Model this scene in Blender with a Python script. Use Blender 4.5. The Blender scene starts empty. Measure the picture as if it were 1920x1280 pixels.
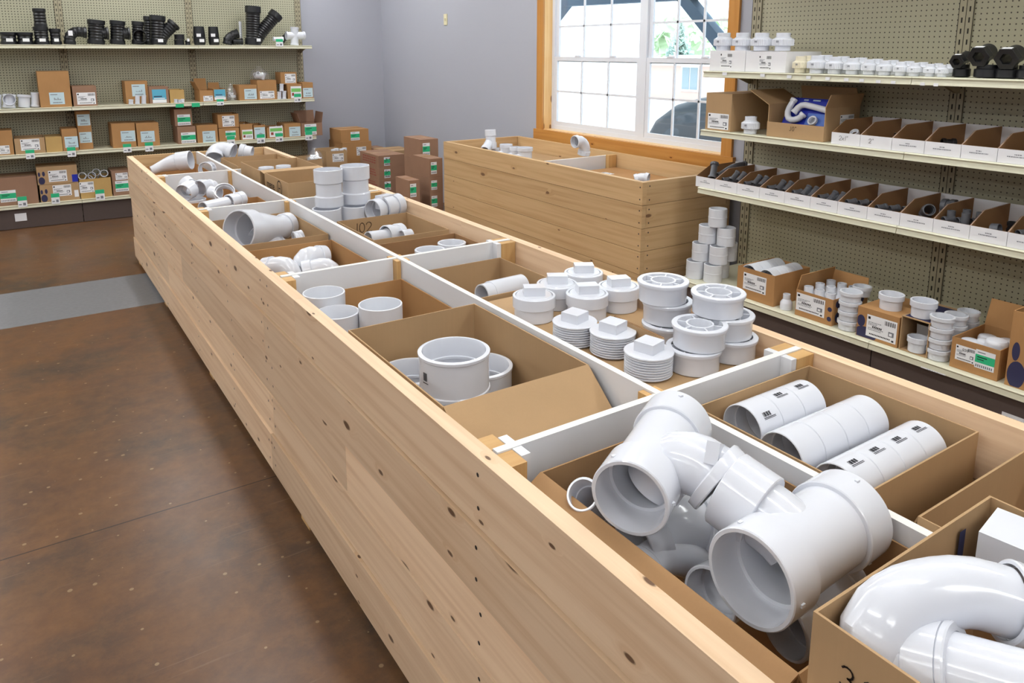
import bpy, math, random
from mathutils import Vector, Matrix
random.seed(7)
PI = math.pi
SC = bpy.context.scene
COL = SC.collection
# ------------------------------------------------------------------ camera
EYE = Vector((0.0, 0.0, 1.70))
_yaw, _pit = math.radians(33.4), math.radians(11.06)
CF = Vector((math.sin(_yaw)*math.cos(_pit), math.cos(_yaw)*math.cos(_pit), -math.sin(_pit)))
CR = Vector((math.cos(_yaw), -math.sin(_yaw), 0.0))
CU = CR.cross(CF)
FPX, PCX, PCY = 1407.0, 952.0, 369.5
cam = bpy.data.cameras.new('camera')
cam.sensor_width = 36.0
cam.lens = FPX/1920*36
cam.shift_x = (960-PCX)/1920
cam.shift_y = -(640-PCY)/1920
cam.clip_start = 0.05
cam.clip_end = 300
camo = bpy.data.objects.new('camera', cam)
COL.objects.link(camo)
M3 = Matrix((CR, CU, -CF)).transposed()
camo.matrix_world = Matrix.Translation(EYE) @ M3.to_4x4()
SC.camera = camo
# ------------------------------------------------------------------ colour management
SC.view_settings.view_transform = 'Standard'
SC.view_settings.look = 'None'
SC.view_settings.gamma = 1
SC.view_settings.use_curve_mapping = False
SC.view_settings.exposure = -0.1
# ------------------------------------------------------------------ world: bright overcast sky
W = bpy.data.worlds.new('sky')
SC.world = W
W.use_nodes = True
_bg = W.node_tree.nodes['Background']
_bg.inputs[0].default_value = (0.86, 0.93, 1.0, 1)
_bg.inputs[1].default_value = 3.0
# ------------------------------------------------------------------ sun (soft, grazing the window wall)
_s = bpy.data.lights.new('sun', 'SUN')
_s.energy = 5.0
_s.angle = math.radians(2.0)
_s.color = (1.0, 0.95, 0.86)
_so = bpy.data.objects.new('sun', _s)
COL.objects.link(_so)
_so.rotation_euler = Vector((-0.11, 0.80, -0.45)).to_track_quat('-Z', 'Y').to_euler()
# ------------------------------------------------------------------ ceiling strip lights (each hangs inside its own fixture, built below)
LAMPS = []
for _x in (-3.3, -1.1, 1.1, 3.0):  # row nearest the window wall is added to brighten that wall and corner
    for _y in (-2.2, 1.2, 4.6, 7.6):
        LAMPS.append((_x, _y))
LAMP_Z = 3.05
LAMP_W = 22.0                  # light thrown down by each fixture
LAMP_UP = 17.0                 # light thrown up on the ceiling
for _x, _y in LAMPS:
    for _e, _rx in ((LAMP_W, 0.0), (LAMP_UP, math.pi)):
        _l = bpy.data.lights.new('tube_light', 'AREA')
        _l.shape = 'RECTANGLE'
        _l.size = 0.14
        _l.size_y = 2.3
        _l.energy = _e
        _l.color = (0.97, 0.985, 1.0)
        _lo = bpy.data.objects.new('tube_light', _l)
        COL.objects.link(_lo)
        _lo.location = (_x, _y, LAMP_Z if _rx == 0 else LAMP_Z+0.085)
        _lo.rotation_euler.x = _rx

# ================================================================== maths helpers
def ray(px, py):
    return CF + CR*((px-PCX)/FPX) - CU*((py-PCY)/FPX)
def P(px, py, axis, val):
    """point of the photograph's pixel on the real plane x/y/z = val"""
    d = ray(px, py)
    return EYE + d*((val-EYE[axis])/d[axis])
def PD(px, py, depth):
    return EYE + ray(px, py)*depth
def depth(p):
    return (Vector(p)-EYE).dot(CF)
def S(p):
    return depth(p)/FPX
# ================================================================== mesh helpers
class MB:
    def __init__(s):
        s.v = []; s.f = []; s.m = []; s.uv = []; s.sm = []
    def quad(s, pts, mi=0, uv=None, sm=False):
        n = len(s.v)
        s.v += [tuple(p) for p in pts]
        s.f.append(tuple(range(n, n+len(pts)))); s.m.append(mi); s.uv.append(uv); s.sm.append(sm)
    def box(s, x0, x1, y0, y1, z0, z1, mi=0, grain=None, pid=0, M=None, fm=None):
        """axis aligned box; grain = long axis for wood UVs; fm = material per face (-x,+x,-y,+y,-z,+z)"""
        c = [Vector((x, y, z)) for z in (z0, z1) for y in (y0, y1) for x in (x0, x1)]
        fs = [(0, 4, 6, 2), (1, 3, 7, 5), (0, 1, 5, 4), (2, 6, 7, 3), (0, 2, 3, 1), (4, 5, 7, 6)]
        off = random.random()*40
        for i, f in enumerate(fs):
            uv = None
            if grain is not None:
                ax = [a for a in range(3) if a != i//2]
                if grain in ax:
                    o = [a for a in ax if a != grain][0]
                    uv = [(c[k][grain]+off, pid*10+4+(c[k][o]-(x0, y0, z0)[o])) for k in f]
                else:
                    uv = [(c[k][ax[0]]+off, pid*10+4+c[k][ax[1]]-(x0, y0, z0)[ax[1]]) for k in f]
            pts = [c[k] if M is None else M @ c[k] for k in f]
            s.quad(pts, mi if fm is None else fm[i], uv)
    def ring_surface(s, rings, closed=True, mi=0, cap0=False, cap1=False, mis=None):
        n = len(rings[0]); b = len(s.v)
        for r in rings:
            s.v += [tuple(p) for p in r]
        R = len(rings)
        for i in range(R if closed else R-1):
            j = (i+1) % R
            for k in range(n):
                l = (k+1) % n
                s.f.append((b+i*n+k, b+i*n+l, b+j*n+l, b+j*n+k)); s.m.append(mi if mis is None else mis[i]); s.uv.append(None); s.sm.append(True)
        if cap0:
            s.f.append(tuple(b+k for k in reversed(range(n)))); s.m.append(mi); s.uv.append(None); s.sm.append(True)
        if cap1:
            s.f.append(tuple(b+(R-1)*n+k for k in range(n))); s.m.append(mi); s.uv.append(None); s.sm.append(True)
    def lathe(s, prof, n=40, c=(0, 0, 0), mi=0, closed=False, M=None, ribs=None):
        """profile [(r,z)...] revolved; closed=True for hollow loops, else capped"""
        rings = []
        for i, (r, z) in enumerate(prof):
            ring = []
            for k in range(n):
                a = 2*PI*k/n
                rr = r
                if ribs and i in ribs:
                    rr = r*(1+ribs[i]*(1 if k % 2 else -1))
                p = Vector((c[0]+rr*math.cos(a), c[1]+rr*math.sin(a), c[2]+z))
                ring.append(M @ p if M is not None else p)
            rings.append(ring)
        s.ring_surface(rings, closed, mi, not closed, not closed)
    def pipe(s, pts, R, t=0.006, hubs=(True, True), hr=1.12, hl=0.05, n=36, mi=0, step=0.02, corr=0.0, pitch=0.012, solid=False, R1=None):
        """hollow fitting along a path, with socket hubs at its ends"""
        pts = [Vector(p) for p in pts]
        if len(pts) > 2:
            q = []
            e = [pts[0]*2-pts[1]]+pts+[pts[-1]*2-pts[-2]]
            for i in range(1, len(e)-2):
                for k in range(10):
                    u = k/10; a, b_, c, d = e[i-1], e[i], e[i+1], e[i+2]
                    q.append(0.5*((2*b_)+(c-a)*u+(2*a-5*b_+4*c-d)*u*u+(3*b_-a-3*c+d)*u**3))
            q.append(pts[-1]); pts = q
        cum = [0.0]
        for a, b_ in zip(pts, pts[1:]):
            cum.append(cum[-1]+(b_-a).length)
        L = cum[-1]
        def pos(sv):
            sv = min(max(sv, 0), L)
            for i in range(len(cum)-1):
                if sv <= cum[i+1] or i == len(cum)-2:
                    u = (sv-cum[i])/max(cum[i+1]-cum[i], 1e-9)
                    return pts[i].lerp(pts[i+1], u)
        def tan(sv):
            return (pos(min(sv+L*0.02, L))-pos(max(sv-L*0.02, 0))).normalized()
        t0 = tan(0)
        ref = Vector((0, 0, 1)) if abs(t0.z) < 0.9 else Vector((1, 0, 0))
        n0 = t0.cross(ref).normalized()
        def frames(svs):
            out = {}; cur = n0; pt = t0
            for sv in sorted(set(svs)):
                tt = tan(sv)
                qd = pt.rotation_difference(tt)
                cur = (qd @ cur); cur = (cur-tt*cur.dot(tt)).normalized(); pt = tt
                out[sv] = (pos(sv), cur.copy(), tt.cross(cur))
            return out
        Rh = R*hr
        h0 = hl if hubs[0] else 0.0; h1 = hl if hubs[1] else 0.0
        mid = []
        k = max(2, int((L-h0-h1)/step))
        if corr:
            k = int((L-h0-h1)/pitch*2)
        for i in range(k+1):
            fr_ = i/k; fr_ = fr_*fr_*(3-2*fr_)
            rr = R if R1 is None else R+(R1-R)*fr_
            if corr and i % 2:
                rr = rr*(1-corr)
            mid.append((h0+(L-h0-h1)*i/k, rr))
        out = []
        b = min(0.002, R*0.06)
        if hubs[0]:
            out += [(0, Rh-b), (b, Rh), (h0-b, Rh), (h0, Rh-b)]
        else:
            out += [(0, R-b)]
        out += mid
        if hubs[1]:
            Re = (R1 or R)*hr
            out += [(L-h1, Re-b), (L-h1+b, Re), (L-b, Re), (L, Re-b)]
        else:
            out += [(L, (R1 or R)-b)]
        inn = []
        ri = R-t
        Ri = max(ri, Rh-t)
        re_ = (R1 or R)-t
        if hubs[1]:
            inn += [(L, max(re_, Re-t)), (L-h1*0.9, max(re_, Re-t)-0.001), (L-h1*0.9, re_)]
        else:
            inn += [(L, re_)]
        for sv, q_ in reversed(mid):
            if h0 < sv < L-h1:
                inn.append((sv, (ri if R1 is None else q_-t)))
        if hubs[0]:
            inn += [(h0*0.9, ri), (h0*0.9, Ri-0.001), (0, Ri)]
        else:
            inn += [(0, ri)]
        prof = out if solid else out+inn
        fr = frames([a for a, _ in prof])
        rings = []
        for sv, r in prof:
            c, a, b2 = fr[sv]
            rings.append([c+a*(r*math.cos(2*PI*j/n))+b2*(r*math.sin(2*PI*j/n)) for j in range(n)])
        s.ring_surface(rings, not solid, mi, solid, solid)
    def build(s, name, mats, parent=None, loc=None, origin=None, sharp=32, bevel=0, rotz=0):
        me = bpy.data.meshes.new(name)
        vs = s.v
        if origin == 'base':
            xs = [p[0] for p in vs]; ys = [p[1] for p in vs]; zs = [p[2] for p in vs]
            loc = Vector(((min(xs)+max(xs))/2, (min(ys)+max(ys))/2, min(zs)))
            vs = [(p[0]-loc.x, p[1]-loc.y, p[2]-loc.z) for p in vs]
        me.from_pydata(vs, [], s.f)
        if not isinstance(mats, (list, tuple)):
            mats = [mats]
        for m in mats:
            me.materials.append(m)
        me.polygons.foreach_set('material_index', s.m)
        me.polygons.foreach_set('use_smooth', s.sm)
        if any(u is not None for u in s.uv):
            ul = me.uv_layers.new(name='UVMap').data
            i = 0
            for f, u in zip(s.f, s.uv):
                for k in range(len(f)):
                    if u is not None:
                        ul[i].uv = u[k]
                    i += 1
        if any(s.sm):
            me.set_sharp_from_angle(angle=math.radians(sharp))
        me.update()
        o = bpy.data.objects.new(name, me)
        COL.objects.link(o)
        if loc is not None:
            o.location = loc
        o.rotation_euler.z = rotz
        if parent is not None:
            o.parent = parent
        if bevel:
            md = o.modifiers.new('bevel', 'BEVEL'); md.width = bevel; md.segments = 2; md.limit_method = 'ANGLE'; md.angle_limit = math.radians(40)
        return o
def tag(o, label=None, cat=None, group=None, kind=None):
    if label: o['label'] = label
    if cat: o['category'] = cat
    if group: o['group'] = group
    if kind: o['kind'] = kind
    return o
def thing(name, label, cat, loc=(0, 0, 0), rotz=0.0, group=None):
    o = bpy.data.objects.new(name, None)
    o.empty_display_size = 0.05
    COL.objects.link(o)
    o.location = loc; o.rotation_euler.z = rotz
    return tag(o, label, cat, group)
def dup(root, loc, rotz=0.0, label=None, group=None, scale=None):
    r = root.copy(); COL.objects.link(r); r.location = loc; r.rotation_euler = (0, 0, rotz)
    if scale: r.scale = (scale,)*3
    if label: r['label'] = label
    if group: r['group'] = group
    for ch in list(root.children):
        c = ch.copy(); COL.objects.link(c); c.parent = r
        for g in ch.children:
            d = g.copy(); COL.objects.link(d); d.parent = c
    return r
ORD = ['first', 'second', 'third', 'fourth', 'fifth', 'sixth', 'seventh', 'eighth', 'ninth', 'tenth', 'eleventh', 'twelfth', 'thirteenth']
# ================================================================== materials
def srgb(r, g, b):
    def c(v):
        v /= 255.0
        return v/12.92 if v <= 0.04045 else ((v+0.055)/1.055)**2.4
    return (c(r), c(g), c(b), 1)
class NT:
    def __init__(s, name):
        s.mat = bpy.data.materials.new(name); s.mat.use_nodes = True
        s.t = s.mat.node_tree; s.b = s.t.nodes['Principled BSDF']
    def n(s, typ, **kw):
        nd = s.t.nodes.new(typ)
        for k, v in kw.items():
            if k.startswith('i_'):
                nd.inputs[int(k[2:])].default_value = v
            else:
                setattr(nd, k, v)
        return nd
    def l(s, a, ao, b, bi):
        s.t.links.new(a.outputs[ao], b.inputs[bi])
    def math(s, op, a, b=None, clamp=False):
        nd = s.t.nodes.new('ShaderNodeMath'); nd.operation = op; nd.use_clamp = clamp
        for i, v in enumerate((a, b)):
            if v is None: continue
            if isinstance(v, (int, float)): nd.inputs[i].default_value = v
            else: s.t.links.new(v, nd.inputs[i])
        return nd.outputs[0]
    def mix(s, fac, a, b, mode='MIX'):
        nd = s.t.nodes.new('ShaderNodeMix'); nd.data_type = 'RGBA'; nd.blend_type = mode
        for i, v in ((0, fac), (6, a), (7, b)):
            if isinstance(v, (int, float, tuple)): nd.inputs[i].default_value = v
            else: s.t.links.new(v, nd.inputs[i])
        return nd.outputs[2]
    def col(s, v):
        if isinstance(v, tuple): s.b.inputs['Base Color'].default_value = v
        else: s.t.links.new(v, s.b.inputs['Base Color'])
def plain(name, rgb, rough=0.5, spec=0.5, metal=0.0, mottle=0.0, scale=6.0, coat=0.0):
    t = NT(name)
    c = srgb(*rgb)
    if mottle:
        tc = t.n('ShaderNodeTexCoord')
        no = t.n('ShaderNodeTexNoise', i_2=scale, i_3=4.0)
        t.l(tc, 'Object', no, 'Vector')
        d = tuple(x*(1-mottle) for x in c[:3])+(1,); e = tuple(min(1, x*(1+mottle)) for x in c[:3])+(1,)
        t.col(t.mix(no.outputs[0], d, e))
    else:
        t.col(c)
    t.b.inputs['Roughness'].default_value = rough
    t.b.inputs['Specular IOR Level'].default_value = spec
    t.b.inputs['Metallic'].default_value = metal
    if coat: t.b.inputs['Coat Weight'].default_value = coat
    return t.mat
def emit(name, rgb, strength):
    t = NT(name)
    t.col(srgb(*rgb))
    t.b.inputs['Emission Color'].default_value = srgb(*rgb)
    t.b.inputs['Emission Strength'].default_value = strength
    return t.mat
def wood(name, base, dark, knot, rough=0.55, kn=1.0, tint=0.16):
    t = NT(name)
    uv = t.n('ShaderNodeUVMap')
    sp = t.n('ShaderNodeSeparateXYZ'); t.l(uv, 0, sp, 0)
    U, V = sp.outputs[0], sp.outputs[1]
    pid = t.math('FLOOR', t.math('DIVIDE', V, 10.0))
    wn = t.n('ShaderNodeTexWhiteNoise', noise_dimensions='1D'); t.t.links.new(pid, wn.inputs['W'])
    # knots
    cb = t.n('ShaderNodeCombineXYZ'); t.t.links.new(t.math('MULTIPLY', U, 4.6), cb.inputs[0]); t.t.links.new(t.math('MULTIPLY', V, 11.0), cb.inputs[1])
    vo = t.n('ShaderNodeTexVoronoi', voronoi_dimensions='2D'); t.l(cb, 0, vo, 'Vector'); vo.inputs['Scale'].default_value = 1.0
    vs = t.n('ShaderNodeSeparateColor'); t.l(vo, 'Color', vs, 0)
    gate = t.math('GREATER_THAN', vs.outputs[0], 1.0-0.42*kn)
    size = t.math('ADD', t.math('MULTIPLY', t.math('MULTIPLY', vs.outputs[1], vs.outputs[1]), 0.11), 0.04)
    dn = t.math('DIVIDE', vo.outputs['Distance'], size)
    kcore = t.math('MULTIPLY', gate, t.math('MULTIPLY', t.math('SUBTRACT', 1.25, dn, True), 2.2), True)
    khalo = t.math('MULTIPLY', gate, t.math('SUBTRACT', 1.0, t.math('MULTIPLY', dn, 0.28), True), True)
    # grain
    g = t.n('ShaderNodeCombineXYZ'); t.t.links.new(t.math('MULTIPLY', U, 1.3), g.inputs[0])
    t.t.links.new(t.math('ADD', t.math('MULTIPLY', V, 34.0), t.math('MULTIPLY', khalo, 1.6)), g.inputs[1])
    n1 = t.n('ShaderNodeTexNoise', i_2=1.0, i_3=3.0); t.l(g, 0, n1, 'Vector')
    n1.inputs['Distortion'].default_value = 0.35
    g2 = t.n('ShaderNodeCombineXYZ'); t.t.links.new(t.math('MULTIPLY', U, 5.0), g2.inputs[0]); t.t.links.new(t.math('MULTIPLY', V, 260.0), g2.inputs[1])
    n2 = t.n('ShaderNodeTexNoise', i_2=1.0, i_3=2.0); t.l(g2, 0, n2, 'Vector')
    gr = t.n('ShaderNodeMapRange'); t.l(n1, 0, gr, 0); gr.inputs[1].default_value = 0.42; gr.inputs[2].default_value = 0.72
    c = t.mix(t.math('MULTIPLY', gr.outputs[0], 0.75), srgb(*base), srgb(*dark))
    c = t.mix(t.math('MULTIPLY', n2.outputs[0], 0.22), c, srgb(*dark))
    lum = t.math('ADD', t.math('MULTIPLY', wn.outputs['Value'], tint), 1.0-tint*0.6)
    cc = t.n('ShaderNodeCombineXYZ')
    for i in range(3): t.t.links.new(lum, cc.inputs[i])
    c = t.mix(1.0, c, cc.outputs[0], 'MULTIPLY')
    c = t.mix(t.math('MULTIPLY', khalo, 0.38), c, srgb(*dark))
    c = t.mix(t.math('MULTIPLY', kcore, 0.9), c, srgb(*knot))
    t.col(c)
    t.b.inputs['Roughness'].default_value = rough
    t.b.inputs['Specular IOR Level'].default_value = 0.3
    bp = t.n('ShaderNodeBump'); bp.inputs['Strength'].default_value = 0.12; bp.inputs['Distance'].default_value = 0.002
    t.l(n2, 0, bp, 'Height'); t.l(bp, 0, t.b, 'Normal')
    return t.mat
def pegboard(name, rgb, ua, holes=0.0254, rad=0.135):
    """perforated metal: dark round holes on a square grid, ua = horizontal axis"""
    t = NT(name)
    tc = t.n('ShaderNodeTexCoord'); sp = t.n('ShaderNodeSeparateXYZ'); t.l(tc, 'Object', sp, 0)
    def cell(o):
        return t.math('SUBTRACT', t.math('FRACT', t.math('DIVIDE', o, holes)), 0.5)
    a, b = cell(sp.outputs[ua]), cell(sp.outputs[2])
    d = t.math('SQRT', t.math('ADD', t.math('MULTIPLY', a, a), t.math('MULTIPLY', b, b)))
    m = t.math('LESS_THAN', d, rad)
    no = t.n('ShaderNodeTexNoise', i_2=2.0, i_3=2.0); t.l(tc, 'Object', no, 'Vector')
    c = srgb(*rgb)
    c = t.mix(no.outputs[0], tuple(x*0.93 for x in c[:3])+(1,), tuple(x*1.05 for x in c[:3])+(1,))
    t.col(t.mix(m, c, srgb(62, 56, 46)))
    t.b.inputs['Roughness'].default_value = 0.45
    return t.mat
def cardboard(name, rgb, lines=0.05):
    t = NT(name)
    tc = t.n('ShaderNodeTexCoord')
    n1 = t.n('ShaderNodeTexNoise', i_2=7.0, i_3=4.0); t.l(tc, 'Object', n1, 'Vector')
    mp = t.n('ShaderNodeMapping'); t.l(tc, 'Object', mp, 0); mp.inputs['Scale'].default_value = (220, 220, 3)
    n2 = t.n('ShaderNodeTexNoise', i_2=1.0, i_3=1.0); t.l(mp, 0, n2, 'Vector')
    c = srgb(*rgb)
    c1 = t.mix(n1.outputs[0], tuple(x*0.88 for x in c[:3])+(1,), tuple(x*1.1 for x in c[:3])+(1,))
    t.col(t.mix(t.math('MULTIPLY', n2.outputs[0], lines*2.4), c1, tuple(x*0.55 for x in c[:3])+(1,)))
    t.b.inputs['Roughness'].default_value = 0.75
    t.b.inputs['Specular IOR Level'].default_value = 0.2
    return t.mat
def floor_mat():
    t = NT('stained_concrete')
    tc = t.n('ShaderNodeTexCoord')
    sp = t.n('ShaderNodeSeparateXYZ'); t.l(tc, 'Object', sp, 0)
    n1 = t.n('ShaderNodeTexNoise', i_2=0.9, i_3=6.0); t.l(tc, 'Object', n1, 'Vector'); n1.inputs['Distortion'].default_value = 0.6
    n2 = t.n('ShaderNodeTexNoise', i_2=2.6, i_3=8.0); t.l(tc, 'Object', n2, 'Vector'); n2.inputs['Roughness'].default_value = 0.7
    n3 = t.n('ShaderNodeTexNoise', i_2=38.0, i_3=3.0); t.l(tc, 'Object', n3, 'Vector')
    r1 = t.n('ShaderNodeValToRGB'); t.l(n1, 0, r1, 0)
    e = r1.color_ramp.elements
    e[0].position = 0.30; e[0].color = srgb(70, 62, 54)
    e[1].position = 0.72; e[1].color = srgb(120, 86, 54)
    k = e.new(0.44); k.color = srgb(90, 68, 54)
    k = e.new(0.56); k.color = srgb(104, 74, 54)
    r2 = t.n('ShaderNodeMapRange'); t.l(n2, 0, r2, 0); r2.inputs[1].default_value = 0.40; r2.inputs[2].default_value = 0.62
    c = t.mix(t.math('MULTIPLY', r2.outputs[0], 0.6), r1.outputs[0], srgb(122, 84, 48))
    n4 = t.n('ShaderNodeTexNoise', i_2=1.7, i_3=7.0); t.l(tc, 'Object', n4, 'Vector'); n4.inputs['Roughness'].default_value = 0.62
    r4 = t.n('ShaderNodeMapRange'); t.l(n4, 0, r4, 0); r4.inputs[1].default_value = 0.50; r4.inputs[2].default_value = 0.66
    c = t.mix(t.math('MULTIPLY', r4.outputs[0], 0.6), c, srgb(62, 60, 56))
    c = t.mix(t.math('MULTIPLY', n3.outputs[0], 0.3), c, srgb(60, 48, 42))
    n5 = t.n('ShaderNodeTexNoise', i_2=11.0, i_3=8.0); t.l(tc, 'Object', n5, 'Vector'); n5.inputs['Roughness'].default_value = 0.75
    r5 = t.n('ShaderNodeMapRange'); t.l(n5, 0, r5, 0); r5.inputs[1].default_value = 0.42; r5.inputs[2].default_value = 0.64
    c = t.mix(t.math('MULTIPLY', r5.outputs[0], 0.38), c, srgb(132, 96, 62))
    mp = t.n('ShaderNodeMapping'); t.l(tc, 'Object', mp, 0); mp.inputs['Scale'].default_value = (2.2, 60, 1); mp.inputs['Rotation'].default_value = (0, 0, 0.35)
    n6 = t.n('ShaderNodeTexNoise', i_2=1.0, i_3=2.0); t.l(mp, 0, n6, 'Vector')
    r6 = t.n('ShaderNodeMapRange'); t.l(n6, 0, r6, 0); r6.inputs[1].default_value = 0.66; r6.inputs[2].default_value = 0.74
    c = t.mix(t.math('MULTIPLY', r6.outputs[0], 0.22), c, srgb(158, 132, 106))
    # pale chips and specks
    vo = t.n('ShaderNodeTexVoronoi', voronoi_dimensions='2D'); t.l(tc, 'Object', vo, 'Vector'); vo.inputs['Scale'].default_value = 11.0
    vs = t.n('ShaderNodeSeparateColor'); t.l(vo, 'Color', vs, 0)
    chip = t.math('MULTIPLY', t.math('GREATER_THAN', vs.outputs[0], 0.62), t.math('LESS_THAN', vo.outputs['Distance'], t.math('MULTIPLY', vs.outputs[1], 0.085)))
    c = t.mix(t.math('MULTIPLY', chip, 0.45), c, srgb(180, 158, 122))
    # control joint (hairline groove) across the floor
    wob = t.math('ADD', sp.outputs[1], t.math('MULTIPLY', n2.outputs[0], 0.012))
    jt = t.math('LESS_THAN', t.math('ABSOLUTE', t.math('SUBTRACT', wob, 2.846)), 0.0035)
    c = t.mix(t.math('MULTIPLY', jt, 0.8), c, srgb(40, 34, 32))
    # grey floor strip
    sm = t.math('MULTIPLY', t.math('GREATER_THAN', sp.outputs[1], 5.42), t.math('LESS_THAN', sp.outputs[1], 6.24))
    g = t.mix(n3.outputs[0], srgb(112, 112, 115), srgb(126, 126, 129))
    c = t.mix(sm, c, g)
    t.col(c)
    rr = t.n('ShaderNodeMapRange'); t.l(n2, 0, rr, 0); rr.inputs[3].default_value = 0.22; rr.inputs[4].default_value = 0.42
    t.t.links.new(t.math('ADD', rr.outputs[0], t.math('MULTIPLY', sm, 0.3)), t.b.inputs['Roughness'])
    t.b.inputs['Specular IOR Level'].default_value = 0.3
    return t.mat
M = {}
M['pvc'] = plain('white_plastic', (218, 221, 229), 0.10, 0.5)
M['pvc_matte'] = plain('white_plastic_matte', (216, 219, 226), 0.32, 0.45)
M['cream'] = plain('cream_plastic', (228, 220, 196), 0.35)
M['black'] = plain('black_plastic', (22, 23, 27), 0.38)
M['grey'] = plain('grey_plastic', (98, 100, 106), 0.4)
M['card'] = cardboard('cardboard', (182, 150, 112))
M['card2'] = cardboard('cardboard_dark', (166, 130, 92))
M['card_o'] = cardboard('cardboard_orange', (180, 136, 90))
M['card_y'] = cardboard('cardboard_yellow', (196, 162, 104))
M['card_r'] = cardboard('cardboard_reddish', (156, 122, 100))
M['card_in'] = cardboard('cardboard_inside', (158, 120, 84))
M['white_card'] = plain('white_cardboard', (232, 232, 236), 0.6, 0.3, mottle=0.03)
M['melamine'] = plain('white_melamine', (226, 227, 230), 0.3, 0.5)
M['chip'] = plain('chipboard_edge', (232, 230, 224), 0.7, 0.2, mottle=0.09, scale=160)
M['wood'] = wood('pine_boards', (240, 211, 177), (215, 178, 140), (84, 56, 38), kn=0.6, tint=0.26)
M['wood2'] = wood('pine_boards_warm', (212, 179, 134), (186, 147, 102), (112, 80, 56), kn=0.35, tint=0.14)
M['post'] = wood('pine_block', (214, 174, 118), (186, 140, 84), (120, 80, 50), kn=0.1)
M['casing'] = wood('varnished_pine', (206, 148, 78), (184, 120, 54), (110, 62, 26), rough=0.35, kn=0.5, tint=0.08)
M['jamb'] = wood('varnished_pine_sunlit', (242, 206, 150), (226, 178, 112), (140, 90, 50), rough=0.35, kn=0.5, tint=0.05)  # casing pine made paler: sunlight on the reveal put into the colour
M['screw'] = plain('dark_screw', (40, 38, 36), 0.5)
M['peg_r'] = pegboard('perforated_panel_right', (172, 167, 142), 0)
M['peg_l'] = pegboard('perforated_panel_left', (174, 172, 148), 0, rad=0.19)
M['shelf'] = plain('cream_shelf_metal', (216, 214, 190), 0.35, 0.5)
M['upright'] = plain('beige_upright_metal', (166, 158, 132), 0.4, 0.5)
M['slot'] = plain('slot_shadow', (44, 40, 34), 0.8)
M['kick'] = plain('brown_kick_plate', (88, 76, 72), 0.5, 0.4, mottle=0.05, scale=40)
M['wall'] = plain('lilac_grey_paint', (176, 178, 188), 0.65, 0.3, mottle=0.02, scale=1.5)
M['ceil'] = plain('white_ceiling', (226, 226, 222), 0.8, 0.2)
M['vinyl'] = plain('white_window_vinyl', (226, 230, 238), 0.35, 0.5)
M['paper'] = plain('white_paper', (236, 237, 240), 0.6, 0.2)
M['pale'] = plain('pale_blue_print', (196, 218, 226), 0.6, 0.2)
M['blueprint'] = plain('blue_print', (96, 176, 204), 0.6, 0.2)
M['green'] = plain('green_print', (56, 186, 132), 0.6, 0.2)
M['lime'] = plain('lime_print', (130, 200, 110), 0.6, 0.2)
M['ink'] = plain('black_ink', (38, 38, 42), 0.7, 0.1)
M['inkgrey'] = plain('grey_ink', (128, 130, 138), 0.7, 0.1)
M['navy'] = plain('navy_print', (58, 58, 88), 0.6, 0.2)
M['red'] = plain('red_print', (150, 72, 62), 0.6, 0.2)
M['royal'] = plain('royal_blue_card', (36, 52, 170), 0.3, 0.5)
M['royal2'] = plain('light_blue_card', (84, 120, 205), 0.3, 0.5)
M['tape'] = plain('packing_tape', (176, 138, 96), 0.25, 0.5)
M['beige'] = plain('beige_plate', (222, 214, 178), 0.4)
M['marker'] = plain('marker_ink', (58, 48, 44), 0.8, 0.1)
# ================================================================== the room
WX, WY = 4.0, 8.95           # inner faces of the window wall and of the end wall
RX0, RY0, CZ = -5.0, -4.0, 3.35
def struct(name, mb, mats, parent=None, **kw):
    o = mb.build(name, mats, parent, **kw)
    o['kind'] = 'structure'
    return o

m = MB(); m.box(RX0-0.1, WX+0.15, RY0-0.1, WY+0.15, -0.1, 0.0); struct('floor', m, floor_mat())
m = MB(); m.box(RX0-0.1, WX+0.15, RY0-0.1, WY+0.15, CZ, CZ+0.1); struct('ceiling', m, M['ceil'])
m = MB(); m.box(RX0-0.1, WX+0.15, WY, WY+0.15, 0, CZ); struct('wall_back', m, M['wall'])
m = MB(); m.box(RX0-0.1, RX0, RY0-0.1, WY, 0, CZ); struct('wall_left', m, M['wall'])
m = MB(); m.box(RX0, WX+0.15, RY0-0.1, RY0, 0, CZ); struct('wall_front', m, M['wall'])
# window geometry measured on the wall plane
JD = 0.13                     # depth of the reveal
wy1 = P(1021, 60, 0, WX).y    # far jamb (left in the photo)
wy0 = P(1356, 270, 0, WX).y   # near jamb
wz0 = P(1100, 254, 0, WX).z   # sill
WZ1 = 2.42
m = MB()
m.box(WX, WX+JD+0.02, RY0, wy0, 0, CZ); m.box(WX, WX+JD+0.02, wy1, WY, 0, CZ)
m.box(WX, WX+JD+0.02, wy0, wy1, 0, wz0); m.box(WX, WX+JD+0.02, wy0, wy1, WZ1, CZ)
struct('wall_right', m, M['wall'])
win = thing('window_1', None, None, (WX, (wy0+wy1)/2, wz0))
win['kind'] = 'structure'
def wpart(name, mb, mats, **kw):
    mb.v = [(p[0]-WX, p[1]-(wy0+wy1)/2, p[2]-wz0) for p in mb.v]
    return mb.build(name, mats, win, **kw)
cw = 0.088
m = MB(); m.box(WX-0.02, WX-0.001, wy1, wy1+cw, wz0, WZ1, grain=2, pid=1); wpart('casing', m, M['casing'], bevel=0.003)
m = MB(); m.box(WX-0.02, WX-0.001, wy0-cw, wy0, wz0, WZ1, grain=2, pid=2); wpart('casing', m, M['casing'], bevel=0.003)
m = MB(); m.box(WX-0.02, WX-0.001, wy0-cw, wy1+cw, WZ1, WZ1+cw, grain=1, pid=3); wpart('casing', m, M['casing'], bevel=0.003)
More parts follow.
